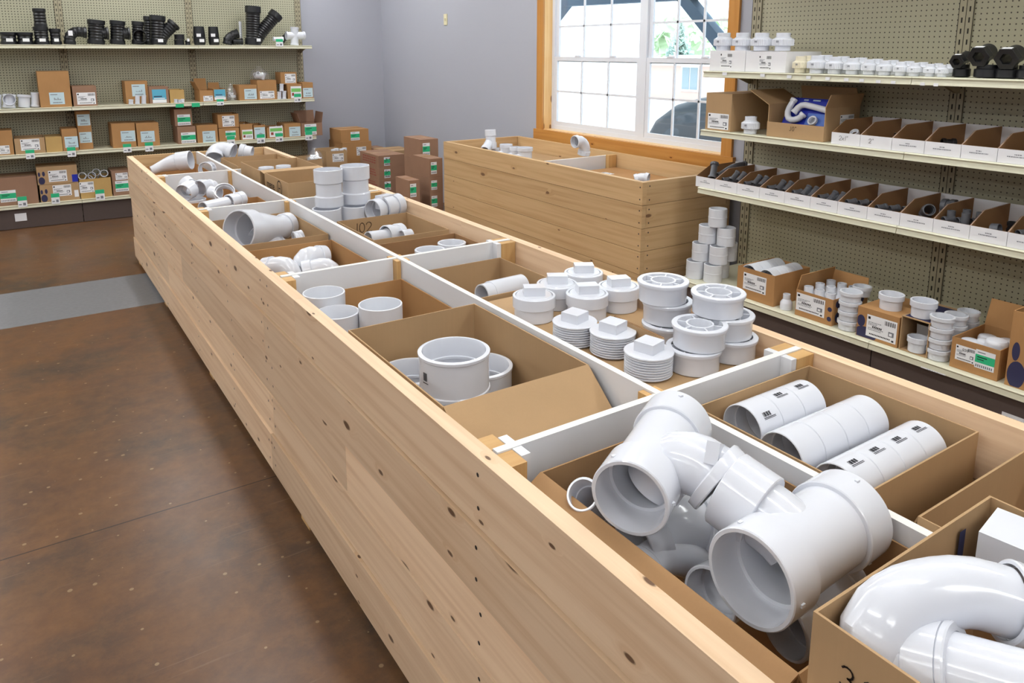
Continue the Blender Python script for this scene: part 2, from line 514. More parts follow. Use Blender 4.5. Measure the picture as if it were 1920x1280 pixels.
m = MB(); m.box(WX-0.03, WX-0.001, wy0-cw-0.025, wy1+cw+0.03, wz0-0.098, wz0, grain=1, pid=4); wpart('sill_apron', m, M['casing'], bevel=0.003)
m = MB(); m.box(WX, WX+JD, wy1-0.001, wy1+0.012, wz0, WZ1, grain=2, pid=5); wpart('jamb', m, M['jamb'])
m = MB(); m.box(WX, WX+JD, wy0-0.012, wy0+0.001, wz0, WZ1, grain=2, pid=6); wpart('jamb', m, M['jamb'])
m = MB(); m.box(WX-0.001, WX+JD, wy0, wy1, wz0-0.012, wz0+0.004, grain=1, pid=7); wpart('sill_board', m, M['jamb'])
# vinyl frames and sashes: two double hung units side by side
FX0, FX1 = WX+0.085, WX+0.14
gy = [P(px, py, 0, FX0).y for px, py in ((1062, 60), (1198, 60), (1217, 60), (1366, 60))]   # glass edges left unit, right unit
mr = P(1120, 112, 0, FX0).z     # meeting rails
def frame_rect(m, y0, y1, z0, z1, w, x0, x1):
    m.box(x0, x1, y0, y0+w, z0, z1); m.box(x0, x1, y1-w, y1, z0, z1)
    m.box(x0, x1, y0+w, y1-w, z0, z0+w); m.box(x0, x1, y0+w, y1-w, z1-w, z1)
ymid = (gy[1]+gy[2])/2
for a, b in ((ymid, wy1), (wy0, ymid)):
    m = MB(); frame_rect(m, a, b, wz0+0.004, WZ1, 0.034, FX0, FX1); wpart('frame', m, M['vinyl'], bevel=0.003)
    for lo in (True, False):
        z0, z1 = (wz0+0.038, mr+0.022) if lo else (mr-0.022, WZ1-0.034)
        x0 = FX0+0.004 if lo else FX0+0.022
        m = MB(); frame_rect(m, a+0.034, b-0.034, z0, z1, 0.036, x0, x0+0.02)
        sash = wpart('sash', m, M['vinyl'], bevel=0.002)
        g = MB(); g.box(x0+0.008, x0+0.012, a+0.07, b-0.07, z0+0.036, z1-0.036)
        g.v = [(p[0]-WX, p[1]-(wy0+wy1)/2, p[2]-wz0) for p in g.v]
        M.setdefault('glass', None)
        if M['glass'] is None:
            t = NT('window_glass'); mat = t.mat
            tr = t.n('ShaderNodeBsdfTransparent'); tr.inputs[0].default_value = (0.95, 0.98, 0.99, 1)
            gl = t.n('ShaderNodeBsdfGlossy'); gl.inputs['Roughness'].default_value = 0.02
            mx = t.n('ShaderNodeMixShader'); mx.inputs[0].default_value = 0.06
            t.l(tr, 0, mx, 1); t.l(gl, 0, mx, 2)
            t.t.links.new(mx.outputs[0], t.t.nodes['Material Output'].inputs[0]); M['glass'] = mat
        gp = g.build('pane', M['glass'], sash)
        mu = MB()
        ya, yb = a+0.07, b-0.07
        for k in (1, 2):
            yy = ya+(yb-ya)*k/3; mu.box(x0+0.003, x0+0.0165, yy-0.008, yy+0.008, z0+0.036, z1-0.036)
        zz = (z0+z1)/2 if lo else P(1120, 47, 0, FX0).z
        mu.box(x0+0.003, x0+0.0165, ya, yb, zz-0.008, zz+0.008)
        mu.v = [(p[0]-WX, p[1]-(wy0+wy1)/2, p[2]-wz0) for p in mu.v]
        mu.build('muntins', M['vinyl'], sash)
        if lo:
            for fr in (0.28, 0.72):
                yy = ya+(yb-ya)*fr
                lk = MB(); lk.box(x0-0.004, x0+0.016, yy-0.03, yy+0.03, z1, z1+0.012)
                lk.v = [(p[0]-WX, p[1]-(wy0+wy1)/2, p[2]-wz0) for p in lk.v]
                lk.build('sash_lock', M['vinyl'], sash, bevel=0.005)
# thermostat plate on the wall
q = P(836, 37, 0, WX)
t_ = thing('wall_plate', 'small beige switch plate high on the grey wall left of the window', 'switch', (WX, q.y, q.z-0.055))
m = MB(); m.box(-0.008, 0, -0.035, 0.035, 0, 0.115); m.build('plate', M['beige'], t_, bevel=0.003)
m = MB(); m.box(-0.014, -0.008, -0.006, 0.006, 0.045, 0.07); m.build('toggle', M['beige'], t_, bevel=0.002)
# ceiling light fixtures
em = emit('tube_glow', (255, 250, 242), 3.0)
fx = plain('fixture_white', (230, 230, 228), 0.4)
L0 = None
for i, (x, y) in enumerate(LAMPS):
    if L0 is None:
        L0 = thing('ceiling_light', 'long white strip light hanging under the ceiling', 'light', (x, y, LAMP_Z+0.004), group='strip lights under the ceiling')
        m = MB(); m.box(-0.09, 0.09, -1.18, 1.18, 0.03, 0.07); m.build('housing', fx, L0, bevel=0.004)
        for sx in (-0.045, 0.045):
            m = MB(); Mt = Matrix.Translation((sx, -1.15, 0.018)) @ Matrix.Rotation(-PI/2, 4, 'X')
            m.lathe([(0.012, 0), (0.012, 2.3)], 12, M=Mt); m.build('tube', em, L0)
    else:
        dup(L0, (x, y, LAMP_Z+0.004))
# ================================================================== outside the window
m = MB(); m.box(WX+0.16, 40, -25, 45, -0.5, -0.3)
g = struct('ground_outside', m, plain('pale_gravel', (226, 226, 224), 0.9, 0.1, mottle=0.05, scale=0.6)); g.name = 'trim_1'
porch = thing('porch_frame', 'dark blue timber porch beam, post and braces seen through the window', 'porch', (6.4, 3.0, -0.3))
pm = plain('porch_blue', (84, 112, 136), 0.6)
def pl(m, a, b, w=0.11):
    a = Vector(a); b = Vector(b); d = (b-a); q = d.to_track_quat('Z', 'Y').to_matrix().to_4x4()
    m.box(-w/2, w/2, -w/2, w/2, 0, d.length, M=Matrix.Translation(a) @ q)
def lw(p): return Vector((p[0]-6.4, p[1]-3.0, p[2]+0.3))
PX = 6.4
m = MB(); pl(m, lw(P(1020, 4, 0, PX)), lw(P(1500, -26, 0, PX)), 0.15); m.build('beam', pm, porch)
m = MB(); pl(m, lw(P(1276, -15, 0, PX)), lw(P(1362, 92, 0, PX)), 0.13); m.build('brace', pm, porch)
m = MB(); q = P(1385, 60, 0, PX); pl(m, (0, q.y-3.0, 0), (0, q.y-3.0, 3.2), 0.16); m.build('post', pm, porch)
m = MB(); q = P(1030, 60, 0, PX); pl(m, (0, q.y-3.0, 0), (0, q.y-3.0, 3.2), 0.16); m.build('post', pm, porch)
m = MB(); pl(m, lw(P(1036, 44, 0, PX)), lw(P(1068, 2, 0, PX)), 0.10); m.build('brace', pm, porch)
m = MB(); m.box(-2.3, 0.3, -9, 14, 3.62, 3.72); m.build('roof', plain('porch_roof', (196, 200, 206), 0.7), porch)
# distant house
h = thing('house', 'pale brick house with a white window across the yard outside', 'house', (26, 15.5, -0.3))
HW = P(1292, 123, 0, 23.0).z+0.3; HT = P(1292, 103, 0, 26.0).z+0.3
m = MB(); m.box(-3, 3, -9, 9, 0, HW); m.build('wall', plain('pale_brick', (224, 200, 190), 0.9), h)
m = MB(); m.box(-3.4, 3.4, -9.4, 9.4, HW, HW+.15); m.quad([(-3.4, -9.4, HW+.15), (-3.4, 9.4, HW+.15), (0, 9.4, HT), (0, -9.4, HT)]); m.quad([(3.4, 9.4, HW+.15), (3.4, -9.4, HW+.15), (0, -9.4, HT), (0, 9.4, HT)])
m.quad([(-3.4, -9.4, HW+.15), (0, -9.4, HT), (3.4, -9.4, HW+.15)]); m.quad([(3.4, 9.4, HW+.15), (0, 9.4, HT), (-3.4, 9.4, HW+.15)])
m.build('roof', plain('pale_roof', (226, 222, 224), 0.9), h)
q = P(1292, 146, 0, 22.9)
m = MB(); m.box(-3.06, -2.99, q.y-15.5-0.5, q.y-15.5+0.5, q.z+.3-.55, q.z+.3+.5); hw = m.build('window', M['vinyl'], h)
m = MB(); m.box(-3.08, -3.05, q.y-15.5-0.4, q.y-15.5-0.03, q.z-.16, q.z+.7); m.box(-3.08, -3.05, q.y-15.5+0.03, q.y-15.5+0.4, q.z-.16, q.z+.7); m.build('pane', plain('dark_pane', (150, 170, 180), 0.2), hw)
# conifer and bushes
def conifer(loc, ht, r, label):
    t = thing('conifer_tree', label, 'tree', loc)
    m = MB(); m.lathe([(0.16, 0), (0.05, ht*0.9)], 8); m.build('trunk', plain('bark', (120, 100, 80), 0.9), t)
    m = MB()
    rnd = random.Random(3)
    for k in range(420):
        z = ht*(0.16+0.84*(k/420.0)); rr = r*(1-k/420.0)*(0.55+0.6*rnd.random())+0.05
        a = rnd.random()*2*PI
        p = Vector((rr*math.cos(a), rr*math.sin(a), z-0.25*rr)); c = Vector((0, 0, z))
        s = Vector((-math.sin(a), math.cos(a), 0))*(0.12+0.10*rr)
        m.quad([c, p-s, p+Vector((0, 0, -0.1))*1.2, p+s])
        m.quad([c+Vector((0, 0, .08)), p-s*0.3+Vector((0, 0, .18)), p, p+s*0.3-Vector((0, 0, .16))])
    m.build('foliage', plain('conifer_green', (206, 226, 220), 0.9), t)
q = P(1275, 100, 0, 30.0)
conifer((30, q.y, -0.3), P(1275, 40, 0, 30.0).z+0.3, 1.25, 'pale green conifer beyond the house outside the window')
def bush(loc, r, label):
    m = MB(); rnd = random.Random(5)
    for k in range(260):
        a = rnd.random()*2*PI; b = math.acos(rnd.random()*2-1)
        c = Vector((math.cos(a)*math.sin(b)*1.5, math.sin(a)*math.sin(b)*1.5, math.cos(b)*0.8))*r*(0.7+0.3*rnd.random())+Vector((0, 0, r*0.8))
        u = Vector((rnd.uniform(-1, 1), rnd.uniform(-1, 1), rnd.uniform(-1, 1))).normalized(); v = u.orthogonal().normalized()
        s = r*0.22
        m.quad([c-u*s, c-v*s, c+u*s, c+v*s])
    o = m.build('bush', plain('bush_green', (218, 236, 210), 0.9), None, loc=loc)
    tag(o, label, 'bush')
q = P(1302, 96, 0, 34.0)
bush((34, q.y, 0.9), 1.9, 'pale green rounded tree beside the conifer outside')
# dark parked vehicle under the porch edge
q = P(1292, 215, 0, 9.0)
car = thing('car', 'dark vehicle parked outside the right window sash', 'car', (9.0, 7.1, -0.3))
dk = plain('dark_car_paint', (52, 66, 76), 0.4)
m = MB()
prof = [(-1.42, 0.35), (-1.40, 0.72), (-1.22, 1.0), (-0.85, 1.24), (-0.4, 1.36), (0.2, 1.44), (0.9, 1.92), (2.6, 1.95), (3.1, 1.4), (3.15, 0.35)]
rings = []
for yy, sc_ in ((-0.85, 0.86), (-0.78, 0.97), (-0.4, 1.0), (0.4, 1.0), (0.78, 0.97), (0.85, 0.86)):
    rings.append([Vector((yy, -px*1.0, 0.3+(pz-0.3)*sc_)) for px, pz in prof])
m.ring_surface(rings, False, 0, True, True)
m.build('body', dk, car, sharp=60, bevel=0.06)
m = MB(); m.quad([(-0.7, -0.24, 1.50), (0.7, -0.24, 1.50), (0.66, -0.82, 1.90), (-0.66, -0.82, 1.90)]); m.quad([(-0.872, -0.4, 1.40), (-0.835, -0.95, 1.70), (-0.835, -2.3, 1.70), (-0.872, -2.6, 1.40)])
m.build('windshield', plain('car_glass', (90, 130, 160), 0.05), car)
for sx in (-0.86, 0.72):
    for sy in (0.75, -2.3):
        m = MB(); m.lathe([(0.2, 0), (0.33, 0.02), (0.33, 0.14), (0.2, 0.16)], 24, M=Matrix.Translation((sx-0.02, sy, 0.33)) @ Matrix.Rotation(PI/2, 4, 'Y')); m.build('wheel', M['black'], car)
# ================================================================== bins of boards
def screw_dots(m, axis, pos, pts, mi):
    for (a, z) in pts:
        for k in range(1):
            n = 8; r = 0.0052
            if axis == 0:
                m.quad([(pos, a+r*math.cos(2*PI*j/n), z+r*math.sin(2*PI*j/n)) for j in range(n)], mi)
            else:
                m.quad([(a+r*math.cos(2*PI*j/n), pos, z+r*math.sin(2*PI*j/n)) for j in range(n)], mi)
PID = [10]
def plank_wall(m, axis, p0, p1, a0, a1, z0, z1, ph, joints=(), gap=0.006, offs=None):
    """boards stacked on edge between p0..p1 (thickness), a0..a1 long; joints = board ends"""
    n = int(round((z1-z0)/ph))
    for k in range(n):
        za = z0+k*ph; zb = za+ph-gap
        cuts = [a0]+[j for j in (joints[k % len(joints)] if joints else ())]+[a1]
        for c0, c1 in zip(cuts, cuts[1:]):
            PID[0] += 1
            e = 0.001 if c1 != a1 else 0
            dz = 0.0 if k < n-1 else 0.0
            if axis == 0:
                j = random.uniform(0, 0.004) if offs is None else offs[k % len(offs)]
                m.box(p0+j, p1+j, c0, c1-e, za, zb+dz, 0, grain=1, pid=PID[0])
            else:
                m.box(c0, c1-e, p0, p1, za, zb, 0, grain=0, pid=PID[0])
def shift(m, o):
    m.v = [(p[0]-o[0], p[1]-o[1], p[2]-o[2]) for p in m.v]; return m
BX0, BX1, BY0, BY1, BZ0, BZ1 = 0.738, 1.857, -0.32, 6.70, 0.035, 0.87
PH = 0.167                    # board height
OFF = [-0.008, 0.0, 0.002, -0.007, 0.0]   # boards not quite flush
TH = 0.04
bo = (1.297, 3.19, 0.0)
bin1 = thing('pine_display_bin', 'long pine board bin with white dividers, full of pipe fittings in the foreground', 'bin', bo)
m = MB(); plank_wall(m, 0, BX0, BX0+TH, BY0, BY1, BZ0, BZ1, PH, [(0.4, 2.83), (2.80, 5.1), (2.02, 4.6), (2.83, 5.3), (2.45, 3.36)], offs=OFF)
for k in range(5):
    pts = []
    for y in (1.235, 2.78, 2.86, 4.19, 5.5, 3.42):
        pts += [(y+random.uniform(-.006, .006), BZ0+PH*k+0.045), (y+random.uniform(-.006, .006), BZ0+PH*k+0.122)]
    screw_dots(m, 0, BX0+OFF[k]-0.0006, pts, 1)
shift(m, bo).build('side_panel', [M['wood'], M['screw']], bin1, bevel=0.003)
m = MB(); plank_wall(m, 0, BX1-TH, BX1, BY0, BY1, BZ0, BZ1, PH, [(2.83,), (1.4, 4.4), (3.22,), (2.4,), (3.18,)])
shift(m, bo).build('side_panel', M['wood'], bin1, bevel=0.003)
for a, b in ((BY1-TH, BY1), (BY0, BY0+TH)):
    m = MB(); plank_wall(m, 1, a, b, BX0+TH+0.001, BX1-TH-0.001, BZ0, BZ1, PH); shift(m, bo).build('end_panel', M['wood2'], bin1, bevel=0.003)
m = MB(); m.box(BX0+TH, BX1-TH, BY0+TH, BY1-TH, 0.10, 0.118); shift(m, bo).build('bottom_board', M['melamine'], bin1)
DIV = [1.235, 2.74, 4.19, 5.50]
DX0, DX1 = 1.256, 1.276
def white_board(x0, x1, y0, y1, z0, z1):
    m = MB(); m.box(x0, x1, y0, y1, z0, z1, fm=[0, 0, 0, 0, 0, 1]); return shift(m, bo)
white_board(DX0, DX1, BY0+TH, BY1-TH, 0.118, 0.868).build('center_divider', [M['melamine'], M['chip']], bin1, bevel=0.001)
for y in DIV:
    for a, b in ((BX0+TH+0.004, DX0), (DX1, BX1-TH-0.004)):
        white_board(a, b, y-0.01, y+0.01, 0.118, 0.866).build('cross_divider', [M['melamine'], M['chip']], bin1, bevel=0.001)
def post(x0, x1, y0, y1, z1=0.862, capx=None):
    PID[0] += 1
    m = MB(); m.box(x0, x1, y0, y1, 0.118, z1, 0, grain=2, pid=PID[0])
    shift(m, bo).build('post', M['post'], bin1, bevel=0.003)
def postcap(x0, x1, y0, y1):
    m = MB(); m.box(x0, x1, y0, y1, 0.118, 0.864); shift(m, bo).build('post_strip', M['melamine'], bin1, bevel=0.001)
for y in DIV:
    for s in (-1, 1):
        ya, yb = sorted((y+s*0.0105, y+s*0.048))
        # blocks of pine on both side boards
        y2a, y2b = sorted((y+s*0.0105, y+s*0.068))
        post(BX0+TH+0.001, BX0+TH+0.040, y2a, y2b)
        post(BX1-TH-0.075, BX1-TH-0.001, ya, yb)
        post(DX0-0.019, DX0-0.001, ya, yb if s > 0 else yb)
        post(DX1+0.001, DX1+0.019, ya, yb)
    for s in (-1, 1):
        ya, yb = sorted((y+s*0.0105, y+s*0.046))
        postcap(BX0+TH+0.041, BX0+TH+0.064, ya, yb)
        postcap(BX1-TH-0.097, BX1-TH-0.076, ya, yb)
for y in (0.6, 2.42, 3.93, 5.3, 6.5, 1.5):
    for x in (BX0+0.001, BX1-0.05):
        m = MB(); m.box(x, x+0.045, y, y+0.09, 0.0, 0.033, grain=2, pid=3); shift(m, bo).build('foot', M['post'], bin1)
# second bin under the window
RB = dict(x0=3.135, x1=3.93, y0=3.275, y1=5.78, z0=0.05, z1=0.92)
ro = ((RB['x0']+RB['x1'])/2, (RB['y0']+RB['y1'])/2, 0.0)
bin2 = thing('pine_display_bin', 'shorter pine board bin standing under the window', 'bin', ro)
ph = 0.145
m = MB(); plank_wall(m, 0, RB['x0'], RB['x0']+0.035, RB['y0'], RB['y1'], RB['z0'], RB['z1'], ph, gap=0.003)
pts = []
for k in range(6):
    pts += [(RB['y0']+0.02, RB['z0']+ph*k+0.035), (RB['y0']+0.02, RB['z0']+ph*k+0.11)]
screw_dots(m, 0, RB['x0']-0.0006, pts, 1)
shift(m, ro).build('side_panel', [M['wood2'], M['screw']], bin2, bevel=0.0015)
m = MB(); plank_wall(m, 0, RB['x1']-0.035, RB['x1'], RB['y0'], RB['y1'], RB['z0'], RB['z1'], ph, gap=0.003); shift(m, ro).build('side_panel', M['wood2'], bin2, bevel=0.0015)
for a, b in ((RB['y0'], RB['y0']+0.035), (RB['y1']-0.035, RB['y1'])):
    m = MB(); plank_wall(m, 1, a, b, RB['x0']+0.036, RB['x1']-0.036, RB['z0'], RB['z1'], ph, gap=0.003)
    if a == RB['y0']:
        pts = []
        for k in range(6):
            pts += [(RB['x0']+0.06, RB['z0']+ph*k+0.03), (RB['x0']+0.06, RB['z0']+ph*k+0.115)]
        screw_dots(m, 1, a-0.0006, pts, 1)
    shift(m, ro).build('end_panel', [M['wood2'], M['screw']], bin2, bevel=0.0015)
m = MB(); m.box(RB['x0']+0.035, RB['x1']-0.035, RB['y0']+0.035, RB['y1']-0.035, 0.12, 0.14); shift(m, ro).build('bottom_board', M['melamine'], bin2)
RD = 4.42
m = MB(); m.box(RB['x0']+0.038, RB['x1']-0.038, RD-0.01, RD+0.01, 0.14, 0.90, fm=[0, 0, 0, 0, 0, 1]); shift(m, ro).build('cross_divider', [M['melamine'], M['chip']], bin2, bevel=0.001)
m = MB(); m.box(RB['x1']-0.11, RB['x1']-0.037, RD-0.052, RD-0.011, 0.14, 0.905, grain=2, pid=77); shift(m, ro).build('post', M['post'], bin2, bevel=0.0015)
m = MB(); m.box(RB['x0']+0.037, RB['x0']+0.08, RD-0.052, RD-0.011, 0.14, 0.905, grain=2, pid=78); shift(m, ro).build('post', M['post'], bin2, bevel=0.0015)
for y in (RB['y0']+0.1, RB['y1']-0.2):
    for x in (RB['x0']+0.03, RB['x1']-0.07):
        m = MB(); m.box(x, x+0.04, y, y+0.09, 0.0, 0.12, grain=2, pid=3); shift(m, ro).build('foot', M['post'], bin2)
# ================================================================== gondola shelving
GRX, GPX = 3.38, 3.80          # right run: shelf fronts, perforated back
GLY, GPY = 8.50, 8.88          # left run
RS = [0.362, 0.900, 1.245, 1.585, 2.30]
LS = [0.237, 0.725, 1.160, 1.755]
RBASE = 0.14                   # the right run's base deck reaches further out
RBAY = [3.06, 1.841, 0.622, -0.597]
LBAY = [2.935, 1.716, 0.497, -0.722, -1.941]
def shelf_mesh(w, d, lip=0.034, base=False):
    """local: x along the run, front at y=0, top at z=0"""
    m = MB()
    m.box(0.0015, w-0.0015, 0.004, d, -0.006, 0)
    # folded price channel front
    for (ya, za), (yb, zb) in zip(((0.004, 0), (-0.006, -0.004), (0.0, -0.012), (-0.004, -lip), (0.012, -lip-0.003)), ((-0.006, -0.004), (0.0, -0.012), (-0.004, -lip), (0.012, -lip-0.003), (0.012, -0.006))):
        m.quad([(0.0015, ya, za), (0.0015, yb, zb), (w-0.0015, yb, zb), (w-0.0015, ya, za)], sm=False)
    for xx in (0.0015, w-0.0015):
        m.quad([(xx, 0.004, 0), (xx, -0.006, -0.004), (xx, 0.0, -0.012), (xx, -0.004, -lip), (xx, 0.012, -lip-0.003), (xx, 0.012, -0.006)])
    m.box(0.0015, w-0.0015, d-0.012, d, -0.03, -0.006)
    return m
def bracket_mesh(x, d):
    m = MB()
    a = [(d, -0.004), (0.05, -0.004), (0.05, -0.012), (d-0.12, -0.05), (d-0.02, -0.085), (d, -0.085)]
    m.quad([(x, y, z) for y, z in a]); m.quad([(x+0.004, y, z) for y, z in reversed(a)])
    for (p, q) in zip(a, a[1:]+a[:1]):
        m.quad([(x, p[0], p[1]), (x, q[0], q[1]), (x+0.004, q[0], q[1]), (x+0.004, p[0], p[1])])
    return m
def upright(m, x, y, z0, z1):
    """slotted double post, local coordinates, faces -y"""
    m.box(x-0.032, x+0.032, y, y+0.03, z0, z1)
    for sx in (-0.0165, 0.0165):
        z = z0+0.03
        while z < z1-0.04:
            m.quad([(x+sx-0.0035, y-0.0007, z), (x+sx+0.0035, y-0.0007, z), (x+sx+0.0035, y-0.0007, z+0.024), (x+sx-0.0035, y-0.0007, z+0.024)], 1)
            z += 0.0508
    for sx in (-0.033, 0.0, 0.033):
        m.quad([(x+sx-0.0015, y-0.0006, z0), (x+sx+0.0015, y-0.0006, z0), (x+sx+0.0015, y-0.0006, z1), (x+sx-0.0015, y-0.0006, z1)], 2)
def gondola(label, origin, rotz, bays, shelves, d, ztop, mat_peg, base):
    """origin = front corner at the run's start; local x along the run"""
    t = thing('gondola_shelving', label, 'shelving', origin, rotz)
    out = {'root': t, 'shelf': {}}
    x = 0.0
    n = len(bays)
    m = MB(); upright(m, 0.02, d-0.002, 0.02, ztop); m.build('upright', [M['upright'], M['slot'], M['slot']], t)
    for i, w in enumerate(bays):
        pm_ = MB(); pm_.box(x+0.002, x+w-0.002, d+0.004, d+0.012, 0.02, ztop)
        pm_.build('back_panel', mat_peg, t)
        m = MB(); upright(m, x+w if i < n-1 else x+w-0.02, d-0.002, 0.02, ztop); m.build('upright', [M['upright'], M['slot'], M['slot']], t)
        for k, z in enumerate(shelves):
            dd = d if k else d+base
            s = shelf_mesh(w, dd).build('shelf', M['shelf'], t); s.location = (x, 0 if k else -base, z-0.001)
            out['shelf'][(i, k)] = s
            if k:
                for bx in (0.006, w-0.012):
                    bracket_mesh(bx, dd).build('bracket', M['upright'], s)
        m = MB(); m.box(x+0.003, x+w-0.003, 0.03-base, 0.045-base, 0.004, shelves[0]-0.034); m.build('kick_plate', M['kick'], t)
        m = MB(); m.box(x, x+w, d+0.014, d+0.05, 0.0, 0.06); m.build('base_rail', M['upright'], t)
        x += w
    return out
ARR = Matrix.Identity(4)
GR = gondola('tall cream perforated shelving run along the window wall on the right', (GRX, RBAY[0], 0), -PI/2, [1.219]*4, RS, GPX-GRX-0.004, 2.75, M['peg_r'], RBASE)
GL = gondola('tall cream perforated shelving run across the end wall at the back', (LBAY[3]-1.219, GLY, 0), 0, [1.219]*4, LS, GPY-GLY-0.004, 2.75, M['peg_l'], 0)
def tag_on_shelf(run, k, px0, px1, py0, py1, style):
    """price tag clipped to a shelf's front edge"""
    if run == 'R':
        xf = GRX-0.007-(RBASE if k == 0 else 0); a, b = P(px0, py0, 0, xf), P(px1, py1, 0, xf)
        i = min(3, max(0, int((RBAY[0]-a.y)/1.219))); s = GR['shelf'][(i, k)]
        x0, x1 = RBAY[0]-a.y-1.219*i, RBAY[0]-b.y-1.219*i; z0, z1 = b.z-RS[k], a.z-RS[k]
    else:
        a, b = P(px0, py0, 1, GLY-0.007), P(px1, py1, 1, GLY-0.007)
        i = min(3, max(0, int((a.x-(LBAY[3]-1.219))/1.219))); s = GL['shelf'][(i, k)]
        ox = LBAY[3]-1.219+1.219*i
        x0, x1 = a.x-ox, b.x-ox; z0, z1 = b.z-LS[k], a.z-LS[k]
    m = MB(); y = -0.0075
    m.box(x0, x1, y-0.0015, y, z0, z1)
    w, h = x1-x0, z1-z0
    yy = y-0.0019
    def r(a0, a1, b0, b1, mi):
        m.quad([(x0+w*a0, yy, z0+h*b0), (x0+w*a1, yy, z0+h*b0), (x0+w*a1, yy, z0+h*b1), (x0+w*a0, yy, z0+h*b1)], mi)
    if style == 'price':
        r(0, 1, 0.62, 1, 1); r(0.55, 0.85, 0.15, 0.4, 2); r(0.1, 0.4, 0.2, 0.3, 2)
    elif style == 'green':
        r(0, 1, 0, 1, 1)
    elif style == 'text':
        for k2 in range(5): r(0.25+k2*0.1, 0.31+k2*0.1, 0.4, 0.75, 2)
    m.build('price_tag', [M['paper'], M['green'], M['inkgrey']], s)
# ================================================================== cartons and printed labels
LMATS = ['paper', 'pale', 'blueprint', 'green', 'ink', 'inkgrey', 'navy', 'red', 'lime', 'royal']
LIDX = {k: i for i, k in enumerate(LMATS)}
def label_mesh(w, h, style, origin, ur, up, nr, name='label', parent=None, rnd=None):
    """flat printed sticker: origin = lower left corner, ur/up/nr unit vectors (right, up, outward)"""
    rnd = rnd or random
    o, ur, up, nr = Vector(origin), Vector(ur), Vector(up), Vector(nr)
    m = MB()
    def r(a0, a1, b0, b1, mi, e):
        q = [o+ur*(w*a)+up*(h*b)+nr*e for a, b in ((a0, b0), (a1, b0), (a1, b1), (a0, b1))]
        m.quad(q, LIDX[mi])
    base = {'blue': 'pale', 'green': 'paper', 'white': 'paper', 'lime': 'paper', 'blueblock': 'blueprint', 'greenblock': 'green', 'navy': 'navy', 'cap': 'paper', 'ship': 'paper', 'royal': 'royal', 'red': 'red'}[style]
    r(0, 1, 0, 1, base, 0.0006)
    m.quad([o, o+ur*w, o+ur*w+nr*0.0006, o+nr*0.0006], LIDX[base])
    e = 0.0010
    if style == 'blue':
        r(0.08, 0.55, 0.80, 0.86, 'inkgrey', e)
        for k in range(6): r(0.30+k*0.08, 0.35+k*0.08, 0.36, 0.40+0.16*rnd.random(), 'inkgrey', e)
        for k in range(7): r(0.22+k*0.09, 0.28+k*0.09, 0.10, 0.20, 'inkgrey', e)
    elif style == 'green':
        r(0, 1, 0.30, 0.74, 'green', e)
        r(0.1, 0.6, 0.58, 0.63, 'ink', e+.0003); r(0.1, 0.45, 0.46, 0.50, 'ink', e+.0003)
        for k in range(9): r(0.05+k*0.1, 0.11+k*0.1, 0.06, 0.2, 'inkgrey', e)
        r(0.1, 0.5, 0.84, 0.89, 'inkgrey', e)
    elif style == 'lime':
        r(0.05, 0.95, 0.52, 0.82, 'lime', e); r(0.1, 0.3, 0.2, 0.45, 'red', e)
        for k in range(6): r(0.40+k*0.09, 0.45+k*0.09, 0.15, 0.40, 'inkgrey', e)
    elif style == 'blueblock':
        r(0.0, 1, 0.0, 0.25, 'paper', e); r(0.1, 0.7, 0.45, 0.52, 'navy', e); r(0.1, 0.9, 0.30, 0.36, 'paper', e)
    elif style in ('white', 'ship'):
        r(0.04, 0.12, 0.80, 0.92, 'ink', e)                        # small emblem block
        for k in range(10):
            a = 0.60+k*0.036; r(a, a+0.012+0.012*(k % 2), 0.72, 0.92, 'ink', e)   # bar code
        for j, (b, L) in enumerate(((0.66, .45), (0.60, .36), (0.54, .3), (0.38, .55), (0.31, .5))):
            a = 0.06
            while a < L:
                ww = 0.02+0.04*rnd.random(); r(a, a+ww, b, b+0.03, 'inkgrey', e); a += ww+0.012
        a = 0.20
        for k in range(6): r(a+k*0.055, a+0.038+k*0.055, 0.43, 0.52, 'ink', e)    # part number
        for k in range(14): r(0.12+k*0.05, 0.155+k*0.05, 0.10, 0.16, 'ink', e)
        r(0.74, 0.92, 0.26, 0.48, 'inkgrey', e); r(0.77, 0.86, 0.30, 0.42, 'paper', e+.0003)
        r(0.86, 0.93, 0.05, 0.13, 'ink', e)
    return m.build(name, [M[k] for k in LMATS], parent)
def text_mesh(s, size, mat, origin, ur, up, parent, name='lettering', ext=0.0003):
    """short writing as flat glyph meshes"""
    cu = bpy.data.curves.new('glyphs', 'FONT'); cu.body = s; cu.size = size; cu.align_x = 'LEFT'; cu.resolution_u = 3
    tmp = bpy.data.objects.new('glyphs', cu)
    COL.objects.link(tmp)
    dg = bpy.context.evaluated_depsgraph_get()
    me = bpy.data.meshes.new_from_object(tmp.evaluated_get(dg))
    bpy.data.objects.remove(tmp); bpy.data.curves.remove(cu)
    o = Vector(origin); ur = Vector(ur).normalized(); up = Vector(up).normalized(); nr = ur.cross(up)
    for v in me.vertices:
        v.co = o+ur*v.co.x+up*v.co.y+nr*0.0012
    me.materials.clear(); me.materials.append(mat); me.name = name
    ob = bpy.data.objects.new(name, me); COL.objects.link(ob); ob.parent = parent
    return ob
